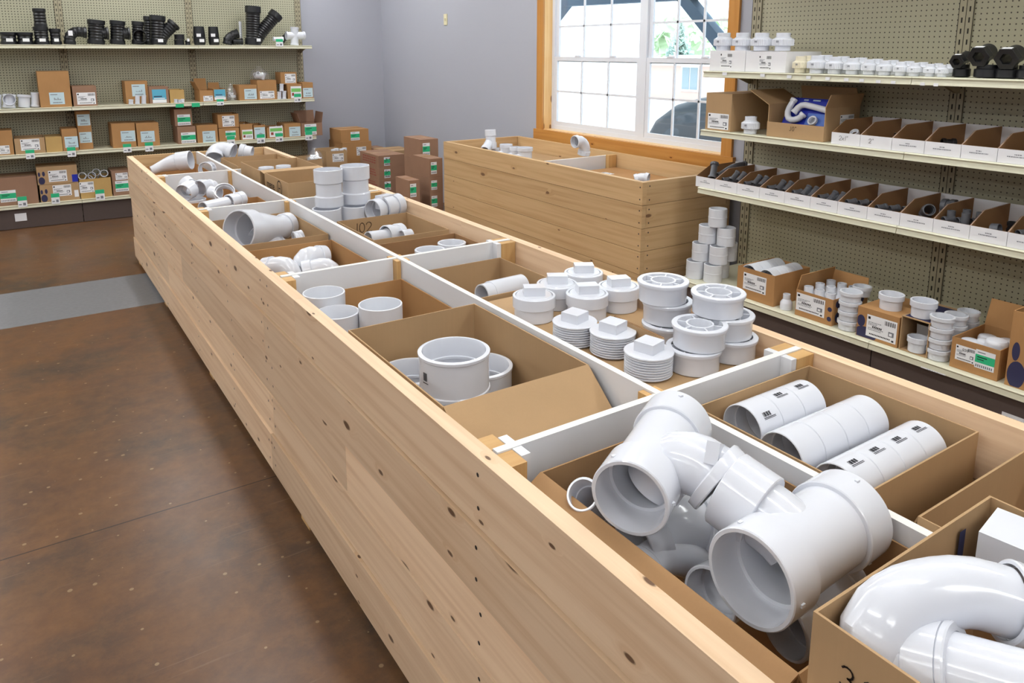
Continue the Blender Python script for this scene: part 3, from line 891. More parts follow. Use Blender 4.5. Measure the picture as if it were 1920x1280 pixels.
def strokes(lines, wd, mat, origin, ur, up, parent, name='handwriting'):
    """marker handwriting: polylines in (right, up) metres"""
    m = MB(); o = Vector(origin); ur = Vector(ur).normalized(); up = Vector(up).normalized(); nr = ur.cross(up)
    for ln in lines:
        for (a, b) in zip(ln, ln[1:]):
            A = Vector(a); B = Vector(b); d = (B-A); L = d.length
            if L < 1e-6: continue
            d /= L; pn = Vector((-d.y, d.x))*wd/2; A2 = A-d*wd*0.3; B2 = B+d*wd*0.3
            m.quad([o+ur*q.x+up*q.y+nr*0.0012 for q in (A2-pn, B2-pn, B2+pn, A2+pn)])
    return m.build(name, mat, parent)
def arc(cx, cy, rx, ry, a0, a1, n=12):
    return [(cx+rx*math.cos(math.radians(a0+(a1-a0)*i/n)), cy+ry*math.sin(math.radians(a0+(a1-a0)*i/n))) for i in range(n+1)]
DIG = {
    '1': [[(0.1, 0), (0.14, 1)]],
    '0': [arc(0.3, 0.5, 0.28, 0.5, 100, 460)],
    '2': [arc(0.3, 0.72, 0.28, 0.28, 170, -40, 8)+[(0.02, 0.0), (0.62, 0.04)]],
    '3': [arc(0.3, 0.75, 0.26, 0.25, 150, -80, 8)+arc(0.3, 0.25, 0.3, 0.27, 80, -150, 8)],
    'J': [[(0.4, 1), (0.42, 0.3)]+arc(0.22, 0.25, 0.2, 0.25, 0, -150, 6)],
    '"': [[(0.1, 0.8), (0.12, 1.05)], [(0.3, 0.8), (0.32, 1.05)]],
    'x': [[(0, 0), (0.5, 0.6)], [(0, 0.6), (0.5, 0)]],
    'D': [[(0.05, 0), (0.05, 1)]+arc(0.05, 0.5, 0.5, 0.5, 90, -90, 8)],
}
def handwrite(s, h, wd, mat, origin, ur, up, parent, adv=0.75):
    ls = []; x = 0
    for ch in s:
        for ln in DIG[ch]: ls.append([((x+p[0])*h, p[1]*h) for p in ln])
        x += adv if ch != '1' else 0.35
    return strokes(ls, wd, mat, origin, ur, up, parent)
def carton(label, loc, w, d, h, rotz=0.0, open_=False, flaps=None, mat='card', labels=(), group=None, tape=True, cat='box', t=0.004, name='cardboard_carton', inside=None, cut=0.0):
    """w = local x, d = local y, front faces -y. flaps: {'f','b','l','r': (length, degrees from upright, outward positive)}"""
    root = thing(name, label, cat, loc, rotz, group)
    mats = [M[mat], M[inside or mat]]
    m = MB()
    if open_:
        m.box(-w/2, w/2, -d/2, d/2, 0, t)
        m.box(-w/2, w/2, -d/2, -d/2+t, t, h-cut); m.box(-w/2, w/2, d/2-t, d/2, t, h)
        m.box(-w/2, -w/2+t, -d/2+t, d/2-t, t, h); m.box(w/2-t, w/2, -d/2+t, d/2-t, t, h)
    else:
        m.box(-w/2, w/2, -d/2, d/2, 0, h)
    m.build('body', mats, root, bevel=0.0015 if not open_ else 0)
    if not open_ and tape:
        m = MB(); tw = min(0.045, w*0.22)
        a = 1
        m.box(-w/2, w/2, -tw/2, tw/2, h-0.0004, h+0.0006)
        m.box(-tw/2*0, tw*0, 0, 0, 0, 0) if False else None
        m.build('tape', M['tape'], root)
    for k, fl in (flaps or {}).items():
        L, ang = fl[0], math.radians(fl[1])
        ins = fl[2] if len(fl) > 2 else 0.006
        m = MB()
        s, c = math.sin(ang), math.cos(ang)
        if k in 'fb':
            sg = -1 if k == 'f' else 1
            y0 = sg*(d/2-t/2)
            hx = w/2-0.001
            pts = []
            for off in (-t/2, t/2):
                for (x, l) in ((-hx, 0), (hx, 0), (hx-ins, L), (-hx+ins, L)):
                    pts.append((x, y0+sg*(s*l)+c*off*1.0, h-(cut if k == 'f' else 0)+c*l-sg*s*off))
        else:
            sg = -1 if k == 'l' else 1
            x0 = sg*(w/2-t/2)
            hy = d/2-0.001
            pts = []
            for off in (-t/2, t/2):
                for (y, l) in ((-hy, 0), (hy, 0), (hy-ins, L), (-hy+ins, L)):
                    pts.append((x0+sg*(s*l)+c*off, y, h+c*l-sg*s*off))
        for f in ((0, 1, 2, 3), (7, 6, 5, 4), (0, 4, 5, 1), (1, 5, 6, 2), (2, 6, 7, 3), (3, 7, 4, 0)):
            m.quad([pts[i] for i in f])
        m.build('flap', M[mat], root)
    for (side, u, v, lw_, lh, style) in labels:
        # u, v = lower left corner on that face, seen from outside
        if side == 'f': o, ur, nr = (-w/2+u, -d/2, v), (1, 0, 0), (0, -1, 0)
        elif side == 'l': o, ur, nr = (-w/2, d/2-u, v), (0, -1, 0), (-1, 0, 0)
        elif side == 'r': o, ur, nr = (w/2, -d/2+u, v), (0, 1, 0), (1, 0, 0)
        elif side == 't': o, ur, nr = (-w/2+u, -d/2+v, h), (1, 0, 0), (0, 0, 1)
        up = (0, 1, 0) if side == 't' else (0, 0, 1)
        label_mesh(lw_, lh, style, o, ur, up, nr, 'label', root)
    return root
def lbox(label, xl, xr, yt, yb, dep, z, labs=(), yf=None, **kw):
    """carton on the left run (front faces -y); pixel outline of its front face"""
    yf = yf if yf is not None else GLY+0.03
    a, b = P(xl, yb, 1, yf), P(xr, yb, 1, yf)
    sc = S(((a.x+b.x)/2, yf, z))
    w, h = b.x-a.x, (yb-yt)*sc
    ls = []
    for st, l0, l1, t0, t1 in labs:
        ls.append(('f', (l0-xl)/(xr-xl)*w, (yb-t1)*sc, (l1-l0)/(xr-xl)*w, (t1-t0)*sc, st))
    return carton(label, ((a.x+b.x)/2, yf+dep/2, z), w, dep, h, 0.0, labels=ls, **kw)
def rbox(label, ul, ur_, z, h, dep, labs=(), xf=None, **kw):
    """carton on the right run (front faces -x); ul/ur_ = world y of its left and right front edges"""
    xf = xf if xf is not None else GRX+0.03
    w = ul-ur_
    return carton(label, (xf+dep/2, (ul+ur_)/2, z), w, dep, h, -PI/2, labels=[('f', a*w, b*h, c*w, e*h, st) for st, a, b, c, e in labs], **kw)
# ================================================================== plastic fittings
def solid(name, m, mat, label, cat='pipe fitting', group=None, sharp=32):
    o = m.build(name, mat, None, origin='base', sharp=sharp)
    return tag(o, label, cat, group)
PROTO = {}
def copy_mesh(o, loc, label, group=None, rot=None, scale=None):
    c = o.copy(); COL.objects.link(c); c.location = loc
    if rot is not None: c.rotation_euler = rot
    if scale: c.scale = (scale,)*3 if isinstance(scale, (int, float)) else scale
    c['label'] = label
    if group: c['group'] = group
    return c
def ring(r, h, t=0.006, lip=0.0, ridge=0.0, b=0.0015, inner_step=True):
    """plain coupling profile (hollow), optional outer ridge in the middle"""
    p = [(r-b, 0), (r, b)]
    if ridge: p += [(r, h*0.46), (r+ridge, h*0.47), (r+ridge, h*0.53), (r, h*0.54)]
    if lip: p += [(r, h-lip-0.002), (r+lip*0.35, h-lip), (r+lip*0.35, h-b), (r+lip*0.35-b, h)]
    else: p += [(r, h-b), (r-b, h)]
    ri = r-t
    p += [(ri+0.001, h), (ri, h-0.002)]
    if inner_step: p += [(ri, h*0.54), (ri-0.004, h*0.53), (ri-0.004, h*0.47), (ri, h*0.46)]
    p += [(ri, 0.002), (ri+0.001, 0)]
    return p
def place_lathe(name, prof, loc, label, mat='pvc', cat='pipe fitting', group=None, axis=None, n=44, ribs=None, closed=True):
    m = MB()
    Mx = None
    if axis is not None:
        Mx = Vector(axis).normalized().to_track_quat('Z', 'Y').to_matrix().to_4x4()
    m.lathe(prof, n, M=Mx, closed=closed, ribs=ribs)
    o = m.build(name, M[mat] if isinstance(mat, str) else mat, None, loc=loc)
    return tag(o, label, cat, group)
def fitting(name, label, parts, mat='pvc', cat='pipe fitting', group=None, n=36):
    """parts = list of (pts, R, kwargs) world-space pipes joined in one moulded piece"""
    m = MB()
    for pts, R, kw in parts:
        m.pipe(pts, R, n=n, **kw)
    return solid(name, m, M[mat] if isinstance(mat, str) else mat, label, cat, group)
def cyl_between(m, a, b, r, n=24, mi=0):
    a = Vector(a); b = Vector(b); q = (b-a).to_track_quat('Z', 'Y').to_matrix().to_4x4()
    m.lathe([(r-0.001, 0), (r, 0.001), (r, (b-a).length-0.001), (r-0.001, (b-a).length)], n, M=Matrix.Translation(a) @ q, mi=mi)
# ================================================================== goods on the left run (end wall)
def tube_p(px, py_, yv): return P(px, py_, 1, yv)
LF = GLY+0.05
def lpos(px, py, z=None, y=LF):
    p = P(px, py, 1, y)
    return Vector((p.x, y, p.z if z is None else z))
z = LS[3]; sc = S((1.0, LF+0.08, z))
def sticker(o, px, py, w=9, h=6, dy=0.085):
    """small white size sticker on the front of a black fitting"""
    p = P(px, py, 1, LF+0.08-dy)
    m = MB(); m.box(-w*sc/2, w*sc/2, -.0012, 0, -h*sc/2, h*sc/2)
    st = m.build('sticker', M['paper'], o); st.location = p-o.location
    return o
BK = 'black corrugated pipe fittings on the top shelf'
def lr(px): return px*sc
def bl(xl, xr, yt, label, **kw):
    """upright black coupling standing on the top shelf"""
    p = lpos((xl+xr)/2, 80, z, LF+0.08); h = (81-yt)*sc
    m = MB(); m.pipe([p, p+Vector((0, 0, h))], lr(xr-xl)/2/1.06, t=0.006, hr=1.06, hl=h*0.22, n=24, corr=0.09, pitch=0.026)
    return sticker(solid('black_coupling', m, M['black'], label, 'pipe fitting', BK), (xl+xr)/2+1, 75, min(10, (xr-xl)*.4), 5.5, dy=lr(xr-xl)/2+.002)
bl(4, 30, 60, 'low black pipe cap at the far left of the top shelf')
bl(35, 61, 60, 'second low black pipe cap from the left, on the top shelf')
bl(67, 91, 50, 'black coupling under another one, left end of the top shelf')
p = lpos(80, 80, z+30.5*sc, LF+0.08); m = MB(); m.pipe([p, p+Vector((0, 0, 32*sc))], lr(10), hr=1.04, hl=0.03, n=24, corr=0.09, pitch=0.026)
solid('black_coupling', m, M['black'], 'black coupling standing on another one, left end of the top shelf', 'pipe fitting', BK)
bl(96, 114, 53, 'short black coupling just left of the black elbow')
def V3(px, py, y=LF+0.08): return P(px, py, 1, y)
def lfit(parts, label, st=None, corr=0.09):
    m = MB()
    for pts, r, kw in parts:
        m.pipe([V3(a, b, LF+0.08+(c[0] if c else 0)) for a, b, *c in pts], r*sc, n=24, corr=corr, pitch=0.026, **kw)
    o = solid('black_pipe_fitting', m, M['black'], label, 'pipe fitting', BK)
    o.location.z = z
    if st: sticker(o, *st)
    return o
lfit([([(131, 80), (131, 66), (141, 57), (162, 58)], 9.5, dict(hr=1.05, hl=0.03))], 'black elbow bent over to the right on the top shelf', (132, 62, 7, 9, .06))
lfit([([(180, 80), (180, 35)], 14, dict(hr=1.06, hl=0.04)), ([(185, 60), (203, 60)], 11, dict(hubs=(False, True), hr=1.05, hl=0.02))], 'first black tee right of the elbow on the top shelf')
lfit([([(220, 80), (220, 36)], 12.5, dict(hr=1.06, hl=0.04)), ([(225, 60), (243, 60)], 11, dict(hubs=(False, True), hr=1.05, hl=0.02))], 'second black tee right of the elbow on the top shelf')
lfit([([(258, 80), (258, 37)], 10, dict(hr=1.06, hl=0.04)), ([(262, 65), (262, 65, -0.09)], 12, dict(hubs=(False, True), hr=1.05, hl=0.02))], 'black tee whose round mouth faces the aisle')
lfit([([(278, 80, .12), (278, 27, .12)], 9, dict(hr=1.06, hl=0.04))], 'tall thin black coupling behind the front facing tee')
lfit([([(295, 80), (295, 26)], 13.5, dict(hr=1.06, hl=0.05)), ([(300, 76), (306, 62), (327, 41)], 12, dict(hubs=(False, True), hr=1.08, hl=0.03))], 'middle black wye with ribbed arm pointing right', (301, 76, 9, 6, .10))
for k, (a, b, t_) in enumerate(((326, 346, 70), (328, 346, 60))):
    p = V3((a+b)/2, 80); p.z = z+(0 if k == 0 else 10.4*sc)
    m = MB(); m.pipe([p, p+Vector((0, 0, 10*sc))], lr(9), hr=1.05, hl=0.012, n=24)
    solid('black_coupling', m, M['black'], ('lower' if k == 0 else 'upper')+' one of two small black rings right of the middle wye', 'pipe fitting', BK)
bl(347, 357, 72, 'tiny black coupling beside the two stacked rings')
for xl, xr, yt, nm in ((363, 386, 45, 'left'), (391, 412, 45, 'right')):
    p = V3((xl+xr)/2, 80); r = lr(xr-xl)/2; h = (81-yt)*sc
    m = MB(); m.lathe([(r*.86, 0), (r*.95, .02), (r, .04), (r, h*.45), (r*.9, h*.47), (r*.98, h*.5), (r*.86, h), (r*.8, h), (r*.8, h*.8), (0.01, h*.8)], 24)
    o = m.build('black_reducer', M['black'], None, loc=(p.x, p.y, z)); sticker(o, (xl+xr)/2+4, 76, 9, 6, .085); sticker(o, (xl+xr)/2-2, 66, 8, 6, .088); tag(o, nm+' one of two black tapered reducers on the top shelf', 'pipe fitting', BK)
lfit([([(426, 80), (428, 70), (438, 62), (446, 60)], 9, dict(hr=1.06, hl=0.02)), ([(436, 75), (455, 75)], 6, dict(hr=1.05, hl=0.02))], 'low black angled elbow left of the big wye')
lfit([([(474, 80), (474, 8)], 14.5, dict(hr=1.08, hl=0.07)), ([(478, 74), (492, 54), (519, 22)], 13, dict(hubs=(False, True), hr=1.1, hl=0.06))], 'largest black wye with a ribbed arm at the right end', (485, 75, 8, 6, .105))
p = V3(457, 80); m = MB(); m.pipe([p+Vector((0, .1, 0)), p+Vector((0, .1, 48*sc))], lr(3), hubs=(False, False), corr=0.2, pitch=0.02, n=16, t=0.003)
o = solid('white_hose', m, M['pvc_matte'], 'thin white ribbed hose standing behind the biggest black wye', 'hose'); o.location.z = z
# white cross and tee
def wfit(name, pts_list, label, zz, y=LF+0.06, group='white pipe fittings on the back shelves', cat='pipe fitting', base=True):
    m = MB(); k = S((1.0, y, zz))
    for pts, r, kw in pts_list:
        kw = dict(dict(hr=1.1, hl=0.022, n=24, t=0.004), **kw)
        m.pipe([P(a, b, 1, y+(c[0] if c else 0)) for a, b, *c in pts], r*k, **kw)
    o = solid(name, m, M['pvc'], label, cat, group)
    if base: o.location.z = zz
    return o
wfit('white_cross', [([(552, 82), (552, 48)], 8, {}), ([(536, 64), (571, 64)], 8, {})], 'white four way cross at the right end of the top shelf', z)
wfit('white_tee', [([(512, 72), (531, 72)], 4, {}), ([(521, 84), (521, 72)], 4, {})], 'small white tee behind the tag on the top shelf', z)
lfit([([(525, 80, .15), (541, 60, .15)], 6, dict(hr=1.05, hl=0.02))], 'grey shadowed black coupling behind the white cross')
# ---- second shelf
z = LS[2]
CW = 'white couplings at the left end of the second shelf'
wfit('white_tee', [([(18, 207), (18, 182)], 9, {}), ([(18, 192), (18, 192, -0.08)], 9, dict(hubs=(False, True)))], 'white tee with its mouth facing out, second shelf at left', z)
wfit('white_coupling', [([(-2, 207), (-2, 181)], 4, {})], 'white coupling cut by the left edge of the photo', z)
wfit('white_reducer', [([(46, 206), (46, 183)], 9, dict(hr=1.2, hubs=(False, True)))], 'white flared reducer left of the tallest carton', z)
wfit('white_coupling', [([(67, 206), (67, 179)], 6.5, {})], 'narrow white coupling touching the tallest carton', z)
LG = 'cartons on the back shelves'
lbox('tallest tan carton with a pale label on the second back shelf', 77, 136, 139, 205, .30, z, [('blue', 95, 123, 178, 200)], mat='card_o')
lbox('tan carton with a big white label beside the tallest carton', 139, 184, 165, 202, .28, z, [('white', 146, 181, 177, 199)], mat='card_r')
lbox('orange carton behind small white caps on the second back shelf', 238, 280, 157, 199, .255, z, [('blue', 250, 275, 163, 185)], yf=GLY+0.10, mat='card_o')
lbox('squat carton with a turquoise label on the second back shelf', 282, 318, 165, 196, .28, z, [('blueblock', 287, 313, 170, 195)], mat='card_r')
lbox('small yellowish open carton on the second back shelf', 320, 347, 172, 196, .25, z, (), open_=True, mat='card_y')
for k, (a, t_) in enumerate(((246, 190), (258, 183), (270, 183), (330, 190), (337, 191), (343, 190))):
    wfit('white_fitting', [([(a, 199 if a < 300 else 197), (a, t_)], 4 if a < 300 else 3, dict(hl=0.01))], ['leftmost tiny white cap before the orange carton', 'middle tiny white cap before the orange carton', 'right tiny white cap before the orange carton', 'left tiny white fitting before the yellowish carton', 'centre tiny white fitting before the yellowish carton', 'right tiny white fitting before the yellowish carton'][k], z, y=GLY+0.022, group='tiny white caps on the second shelf')
lbox('tan carton with a raised flap, left of the blue labelled carton', 376, 401, 172, 193, .28, z, [('white', 382, 400, 182, 192)], open_=True, flaps={'b': (.12, 8), 'l': (.10, 25)}, mat='card_o')
lbox('open carton with a bright blue label on the second shelf', 402, 425, 170, 193, .28, z, [('blueblock', 403, 424, 171, 190)], open_=True, flaps={'b': (.06, 5)}, mat='card_o')
lbox('carton with a blue label left of the bag topped carton', 450, 483, 160, 188, .28, z, [('blue', 459, 482, 167, 186)], mat='card_o')
c_ = lbox('carton with a white label and a clear bag on top', 484, 520, 152, 188, .28, z, [('white', 488, 515, 172, 186)], mat='card_o')
lbox('lower carton of the pair at the right end, second shelf', 540, 567, 160, 187, .28, z, [('lime', 546, 566, 164, 186)], mat='card_o')
lbox('narrow last carton at the right end of the second shelf', 568, 588, 157, 186, .28, z, [('blue', 569, 587, 167, 184)], mat='card_o')
k_ = S((2.5, LF, z))
lbox('small carton stacked on top of another, right end of second shelf', 527, 557, 138, 160, .2, z+27.3*k_, [('white', 535, 555, 141, 158)], yf=GLY+0.06, mat='card_o')
for k, (a, b, t_) in enumerate(((524, 187, 173), (533, 187, 172), (528, 172, 158))):
    o = wfit('white_fitting', [([(a, b), (a, t_)], 4, dict(hl=0.012))], ['left white fitting of three beside the bag topped carton', 'right white fitting of three beside the bag topped carton', 'topmost white fitting of three beside the bag topped carton'][k], z, y=GLY+0.03, group='white fittings by the bag topped carton', base=(k < 2))
    if k == 2: o.location.z = z+14.6*k_
bag_m = None
def bag(label, loc, w, d, h, seed=1, fill=3):
    """clear plastic bag holding white fittings"""
    global bag_m
    if bag_m is None:
        t = NT('clear_bag'); tr = t.n('ShaderNodeBsdfTransparent'); gl = t.n('ShaderNodeBsdfGlossy'); gl.inputs['Roughness'].default_value = 0.15
        df = t.n('ShaderNodeBsdfDiffuse'); mx = t.n('ShaderNodeMixShader'); mx.inputs[0].default_value = 0.4
        mx2 = t.n('ShaderNodeMixShader'); mx2.inputs[0].default_value = 0.22
        t.l(gl, 0, mx, 1); t.l(df, 0, mx, 2); t.l(tr, 0, mx2, 1); t.l(mx, 0, mx2, 2)
        t.t.links.new(mx2.outputs[0], t.t.nodes['Material Output'].inputs[0]); bag_m = t.mat
    rnd = random.Random(seed)
    root = thing('plastic_bag', label, 'bag', loc)
    m = MB(); n = 14; rings = []
    for i, (zf, rf) in enumerate(((0, .8), (.05, 1), (.35, 1.02), (.6, .85), (.8, .5), (.88, .2), (1.0, .35))):
        rings.append([Vector((w/2*rf*math.cos(2*PI*j/n)*(1+rnd.uniform(-.12, .12)), d/2*rf*math.sin(2*PI*j/n)*(1+rnd.uniform(-.12, .12)), h*zf)) for j in range(n)])
    m.ring_surface(rings, False, 0, True, False)
    m.build('bag_film', bag_m, root, sharp=10)
    m = MB()
    for i in range(fill):
        a = 2*PI*i/fill; c = Vector((w*.2*math.cos(a), d*.18*math.sin(a), h*.25+h*.14*(i % 2)))
        dr = Vector((rnd.uniform(-1, 1), rnd.uniform(-1, 1), rnd.uniform(-.1, .6))).normalized()*w*.2
        m.pipe([c-dr, c+dr], w*.12, n=18, t=w*.02, hl=w*.08)
    m.build('contents', M['pvc'], root)
    return root
p = lpos(436, 190); bag('clear bag of white fittings standing on the second shelf', (p.x, GLY+.10, z+.0005), .12, .12, .18, 3, 5)
p = lpos(490, 152); bag('clear bag with a white fitting lying on a carton', (p.x+.01, GLY+.15, z+36.4*k_), .20, .16, .15, 4, 3)
# ---- third shelf
z = LS[1]
lbox('carton with a low white label at the left edge, third shelf', -6, 28, 250, 295, .3, z, [('white', 0, 20, 277, 293)], mat='card_o')
lbox('flat carton heaped with white fittings, third back shelf', 30, 87, 263, 292, .3, z, [('white', 41, 77, 265, 286)], open_=True, mat='card')
for k in range(5):
    a = 44+k*7.5
    wfit('white_fitting', [([(a, 275), (a+3, 261)], 3.5, dict(hl=0.012))], ORD[k]+' white fitting from the left, poking out of the flat carton', z, y=GLY+.10+0.03*(k % 2), group='white fittings in the flat carton', base=False)
lbox('yellow carton between two labelled cartons, third back shelf', 88, 119, 261, 289, .3, z, (), mat='card_y')
lbox('upright carton with a pale label left of the double stack', 120, 149, 248, 289, .3, z, [('blue', 124, 149, 262, 283)], mat='card_o')
kk = S((0.5, GLY+.1, z))
lbox('bottom carton of the double stack, third back shelf', 150, 176, 246, 284, .26, z, [('blue', 152, 175, 252, 272)], yf=GLY+.10, mat='card_o')
lbox('top carton of the double stack, third back shelf', 146, 172, 213, 246, .24, z+38.3*kk, [('blue', 147, 171, 219, 240)], yf=GLY+.11, mat='card_o')
lbox('left one of twin orange cartons above the bin corner', 213, 257, 235, 280, .3, z, [('blue', 229, 256, 249, 269)], mat='card_o')
lbox('right one of twin orange cartons above the bin corner', 259, 301, 235, 278, .3, z, [('blue', 266, 292, 250, 270)], mat='card_o')
lbox('lower carton with a green label in the tall stack', 335, 369, 240, 272, .28, z, [('green', 341, 368, 251, 271)], mat='card_r')
kk = S((1.9, GLY+.1, z))
lbox('upper carton with a green label in the tall stack', 329, 361, 208, 239, .26, z+32.3*kk, [('green', 334, 358, 218, 238)], yf=GLY+.05, mat='card_r')
lbox('plain orange carton right of the green labelled stack', 371, 410, 238, 270, .28, z, [('blue', 381, 405, 249, 270)], mat='card_o')
lbox('lower carton with a tilted label in the middle stack', 412, 450, 244, 268, .28, z, [('green', 424, 443, 249, 262)], mat='card_o')
kk = S((2.2, GLY+.1, z))
lbox('upper open carton with white parts in the middle stack', 410, 449, 219, 244, .26, z+24.3*kk, [('white', 418, 441, 222, 242)], yf=GLY+.05, open_=True, mat='card_o')
lbox('slim carton with a green and white label, third shelf', 452, 475, 235, 265, .28, z, [('lime', 455, 475, 246, 264)], open_=True, mat='card_o')
lbox('slim carton with a pale label beside the lime labelled one', 477, 499, 237, 263, .28, z, [('blue', 478, 498, 241, 262)], open_=True, mat='card_o')
lbox('carton heaped with white parts and a lime label', 501, 533, 240, 260, .28, z, [('lime', 506, 531, 238, 258)], open_=True, mat='card_o')
lbox('orange carton left of the open flapped carton', 534, 565, 234, 259, .28, z, [('blue', 543, 564, 240, 258)], mat='card_o')
lbox('open carton with raised flaps at the end of the third shelf', 566, 605, 233, 257, .26, z, [('green', 572, 594, 235, 255)], open_=True, flaps={'b': (.13, 5), 'r': (.12, 10), 'l': (.12, 20)}, mat='card_r')
for k, (a, b) in enumerate(((419, 222), (432, 221), (456, 234), (464, 234), (489, 236), (508, 240), (516, 238), (526, 237))):
    wfit('white_fitting', [([(a-4, b+6), (a+4, b)], 3.5, dict(hl=0.012))], ['first white fitting in the upper carton of the middle stack', 'second white fitting in the upper carton of the middle stack', 'left white fitting in the lime labelled slim carton', 'right white fitting in the lime labelled slim carton', 'white fitting peeping out of the pale labelled slim carton', 'left white fitting in the heaped carton', 'middle white fitting in the heaped carton', 'right white fitting in the heaped carton'][k], z, y=GLY+.12, group='white fittings in the third shelf cartons', base=False)
# ---- base deck
z = LS[0]
lbox('wide low carton with a green label on the base deck', -18, 74, 333, 385, .34, z, [('green', 2, 32, 356, 378)], mat='card_r')
kk = S((0.3, GLY+.1, z))
BD = 'cartons with navy round prints'
def blobs(root, w, h, d, side, x0=0.0):
    """printed navy round blotches"""
    m = MB()
    for cx, cz, rx, rz in ((0.10, 0.22, 0.08, 0.22), (0.16, 0.62, 0.035, 0.14), (0.05, 0.60, 0.03, 0.13)):
        pts = []
        for j in range(20):
            a = 2*PI*j/20
            x, zz = (cx+rx*math.cos(a))*w+x0, (cz+rz*math.sin(a))*h
            x = min(max(x, 0.002), w-0.002); zz = max(zz, 0.004)
            pts.append((-w/2+x, -d/2-0.0007, zz))
        m.quad(pts)
    m.build('printed_pattern', M['navy'], root)
c1 = lbox('lower carton with navy round prints on the base deck', 77, 151, 344, 376, .32, z, [('white', 101, 136, 346, 367), ('cap', 141, 149, 358, 371)], group=None)
blobs(c1, .34, 32*kk, .32, 'f')
c2 = lbox('upper carton with navy round prints and blue sticker', 71, 147, 311, 344, .30, z+32.4*kk, [('white', 92, 127, 319, 340), ('royal', 136, 147, 329, 343)], yf=GLY+.04, group=None)
blobs(c2, .34, 32*kk, .30, 'f')
lbox('low carton filled with white couplings on the base deck', 152, 211, 333, 369, .32, z, [('white', 151, 178, 338, 358)], open_=True, mat='card_y')
for k, (a, b) in enumerate(((154, 330), (172, 329), (180, 323), (195, 325), (166, 335), (190, 334))):
    wfit('white_coupling', [([(a, b, 0), (a+1, b, .07)], 6, dict(hl=0.015))], ORD[k]+' white coupling lying in the base deck carton', z, y=GLY+.06+.04*(k % 3), group='white couplings in the base deck carton', base=False)
lbox('carton with stacked white and green labels beside the bin', 213, 248, 319, 365, .32, z, [('white', 220, 243, 323, 336), ('green', 218, 243, 338, 358)], mat='card_r')
kk = S((1.6, GLY+.1, z))
for k, (a, b, t_) in enumerate(((300, 340, 318), (345, 390, 312), (395, 440, 310), (470, 515, 292), (545, 572, 292), (576, 600, 290))):
    lbox(['plain carton hidden behind the big bin, leftmost', 'second plain carton behind the big bin', 'third plain carton behind the big bin', 'fourth plain carton behind the big bin', 'narrow carton in shadow under the end of the third shelf', 'last carton under the end of the third shelf'][k], a, b, t_, 352-(a-300)*.09, .3, z, mat='card')
# price tags clipped to the left run
for k, t in ((3, (517, 531, 73, 87)), (2, (406, 420, 186, 197)), (2, (551, 565, 176, 191)), (1, (47, 66, 281, 297)), (1, (125, 143, 276, 293)), (1, (230, 247, 270, 285)), (1, (271, 288, 267, 283)), (1, (425, 441, 255, 272)), (1, (481, 497, 252, 268)), (1, (516, 531, 250, 265)), (1, (572, 586, 247, 262)), (0, (32, 52, 369, 387)), (0, (95, 113, 363, 381)), (0, (178, 197, 356, 374))):
    tag_on_shelf('L', k, t[0], t[1], t[2], t[3], 'price')
tag_on_shelf('L', 2, 329, 345, 195, 201, 'green'); tag_on_shelf('L', 2, 359, 375, 193, 200, 'green')
a, b = P(27, 401, 1, GLY+.029), P(51, 413, 1, GLY+.029)
m = MB(); m.box(a.x-(LBAY[3]-1.219), b.x-(LBAY[3]-1.219), .026, .0295, b.z, a.z); m.build('kick_label', M['paper'], GL['root'])
# ================================================================== cartons on the floor in the corner
def fbox(label, xl, xr, yt, yb, yf, dep, zb=0.0, labs=(), **kw):
    return lbox(label, xl, xr, yt, yb, dep, zb, labs, yf=yf, **kw)
def stackz(px, py, yf): return P(px, py, 1, yf).z
yf = 8.3
zt = stackz(670, 266, yf); z1 = stackz(670, 306, yf)
w0 = P(643, 290, 1, yf).x; w1 = P(697, 290, 1, yf).x
carton('big dark carton with white label in the corner, below the green labelled one', ((w0+w1)/2, yf+.22, 0), w1-w0, .44, zt, labels=[('f', .17, zt-.16, .12, .10, 'white')], mat='card_o')
a0 = P(640, 262, 1, yf).x; a1 = P(692, 262, 1, yf).x
carton('topmost carton of the corner stack, green labelled', ((a0+a1)/2, yf+.19, zt+.0005), a1-a0, .36, stackz(665, 243, yf)-zt, labels=[('f', .12, .02, .11, .10, 'green')], mat='card_o')
yf = 7.9; zt = stackz(630, 283, yf); w0 = P(612, 300, 1, yf).x; w1 = P(651, 300, 1, yf).x
carton('open carton with white label left of the corner stack', ((w0+w1)/2, yf+.18, 0), w1-w0, .36, zt, labels=[('f', .07, zt-.12, .13, .09, 'white')], open_=True, mat='card', cut=.0)
for k, px in enumerate((622, 630, 638, 645)):
    q = P(px, 284, 1, yf+.18); place_lathe('white_fitting', ring(.03, .05, .004), (q.x, yf+.12+.05*(k % 2), zt-.045), ORD[k]+' small white cap in the open floor carton', group='white caps in the open floor carton', n=20)
yf = 7.6; zt = stackz(590, 300, yf); w0 = P(556, 310, 1, yf).x; w1 = P(606, 310, 1, yf).x
carton('open floor carton holding a white bag, by the bin end', ((w0+w1)/2, yf+.2, 0), w1-w0, .36, zt, open_=True, mat='card', labels=[('f', .03, zt-.05, .05, .04, 'greenblock')])
q = P(590, 292, 1, yf+.2); bag('clear bag with white fittings in the open floor carton', (q.x, yf+.2, zt-.06), .18, .2, .16, 9, 4)
yf = 8.2; zt = stackz(708, 280, yf); w0 = P(706, 300, 1, yf).x; w1 = P(730, 300, 1, yf).x
carton('brown carton with pale label between the two floor stacks', ((w0+w1)/2, yf+.18, 0), w1-w0, .36, zt, labels=[('f', .01, zt-.18, .10, .11, 'white')], mat='card_r')
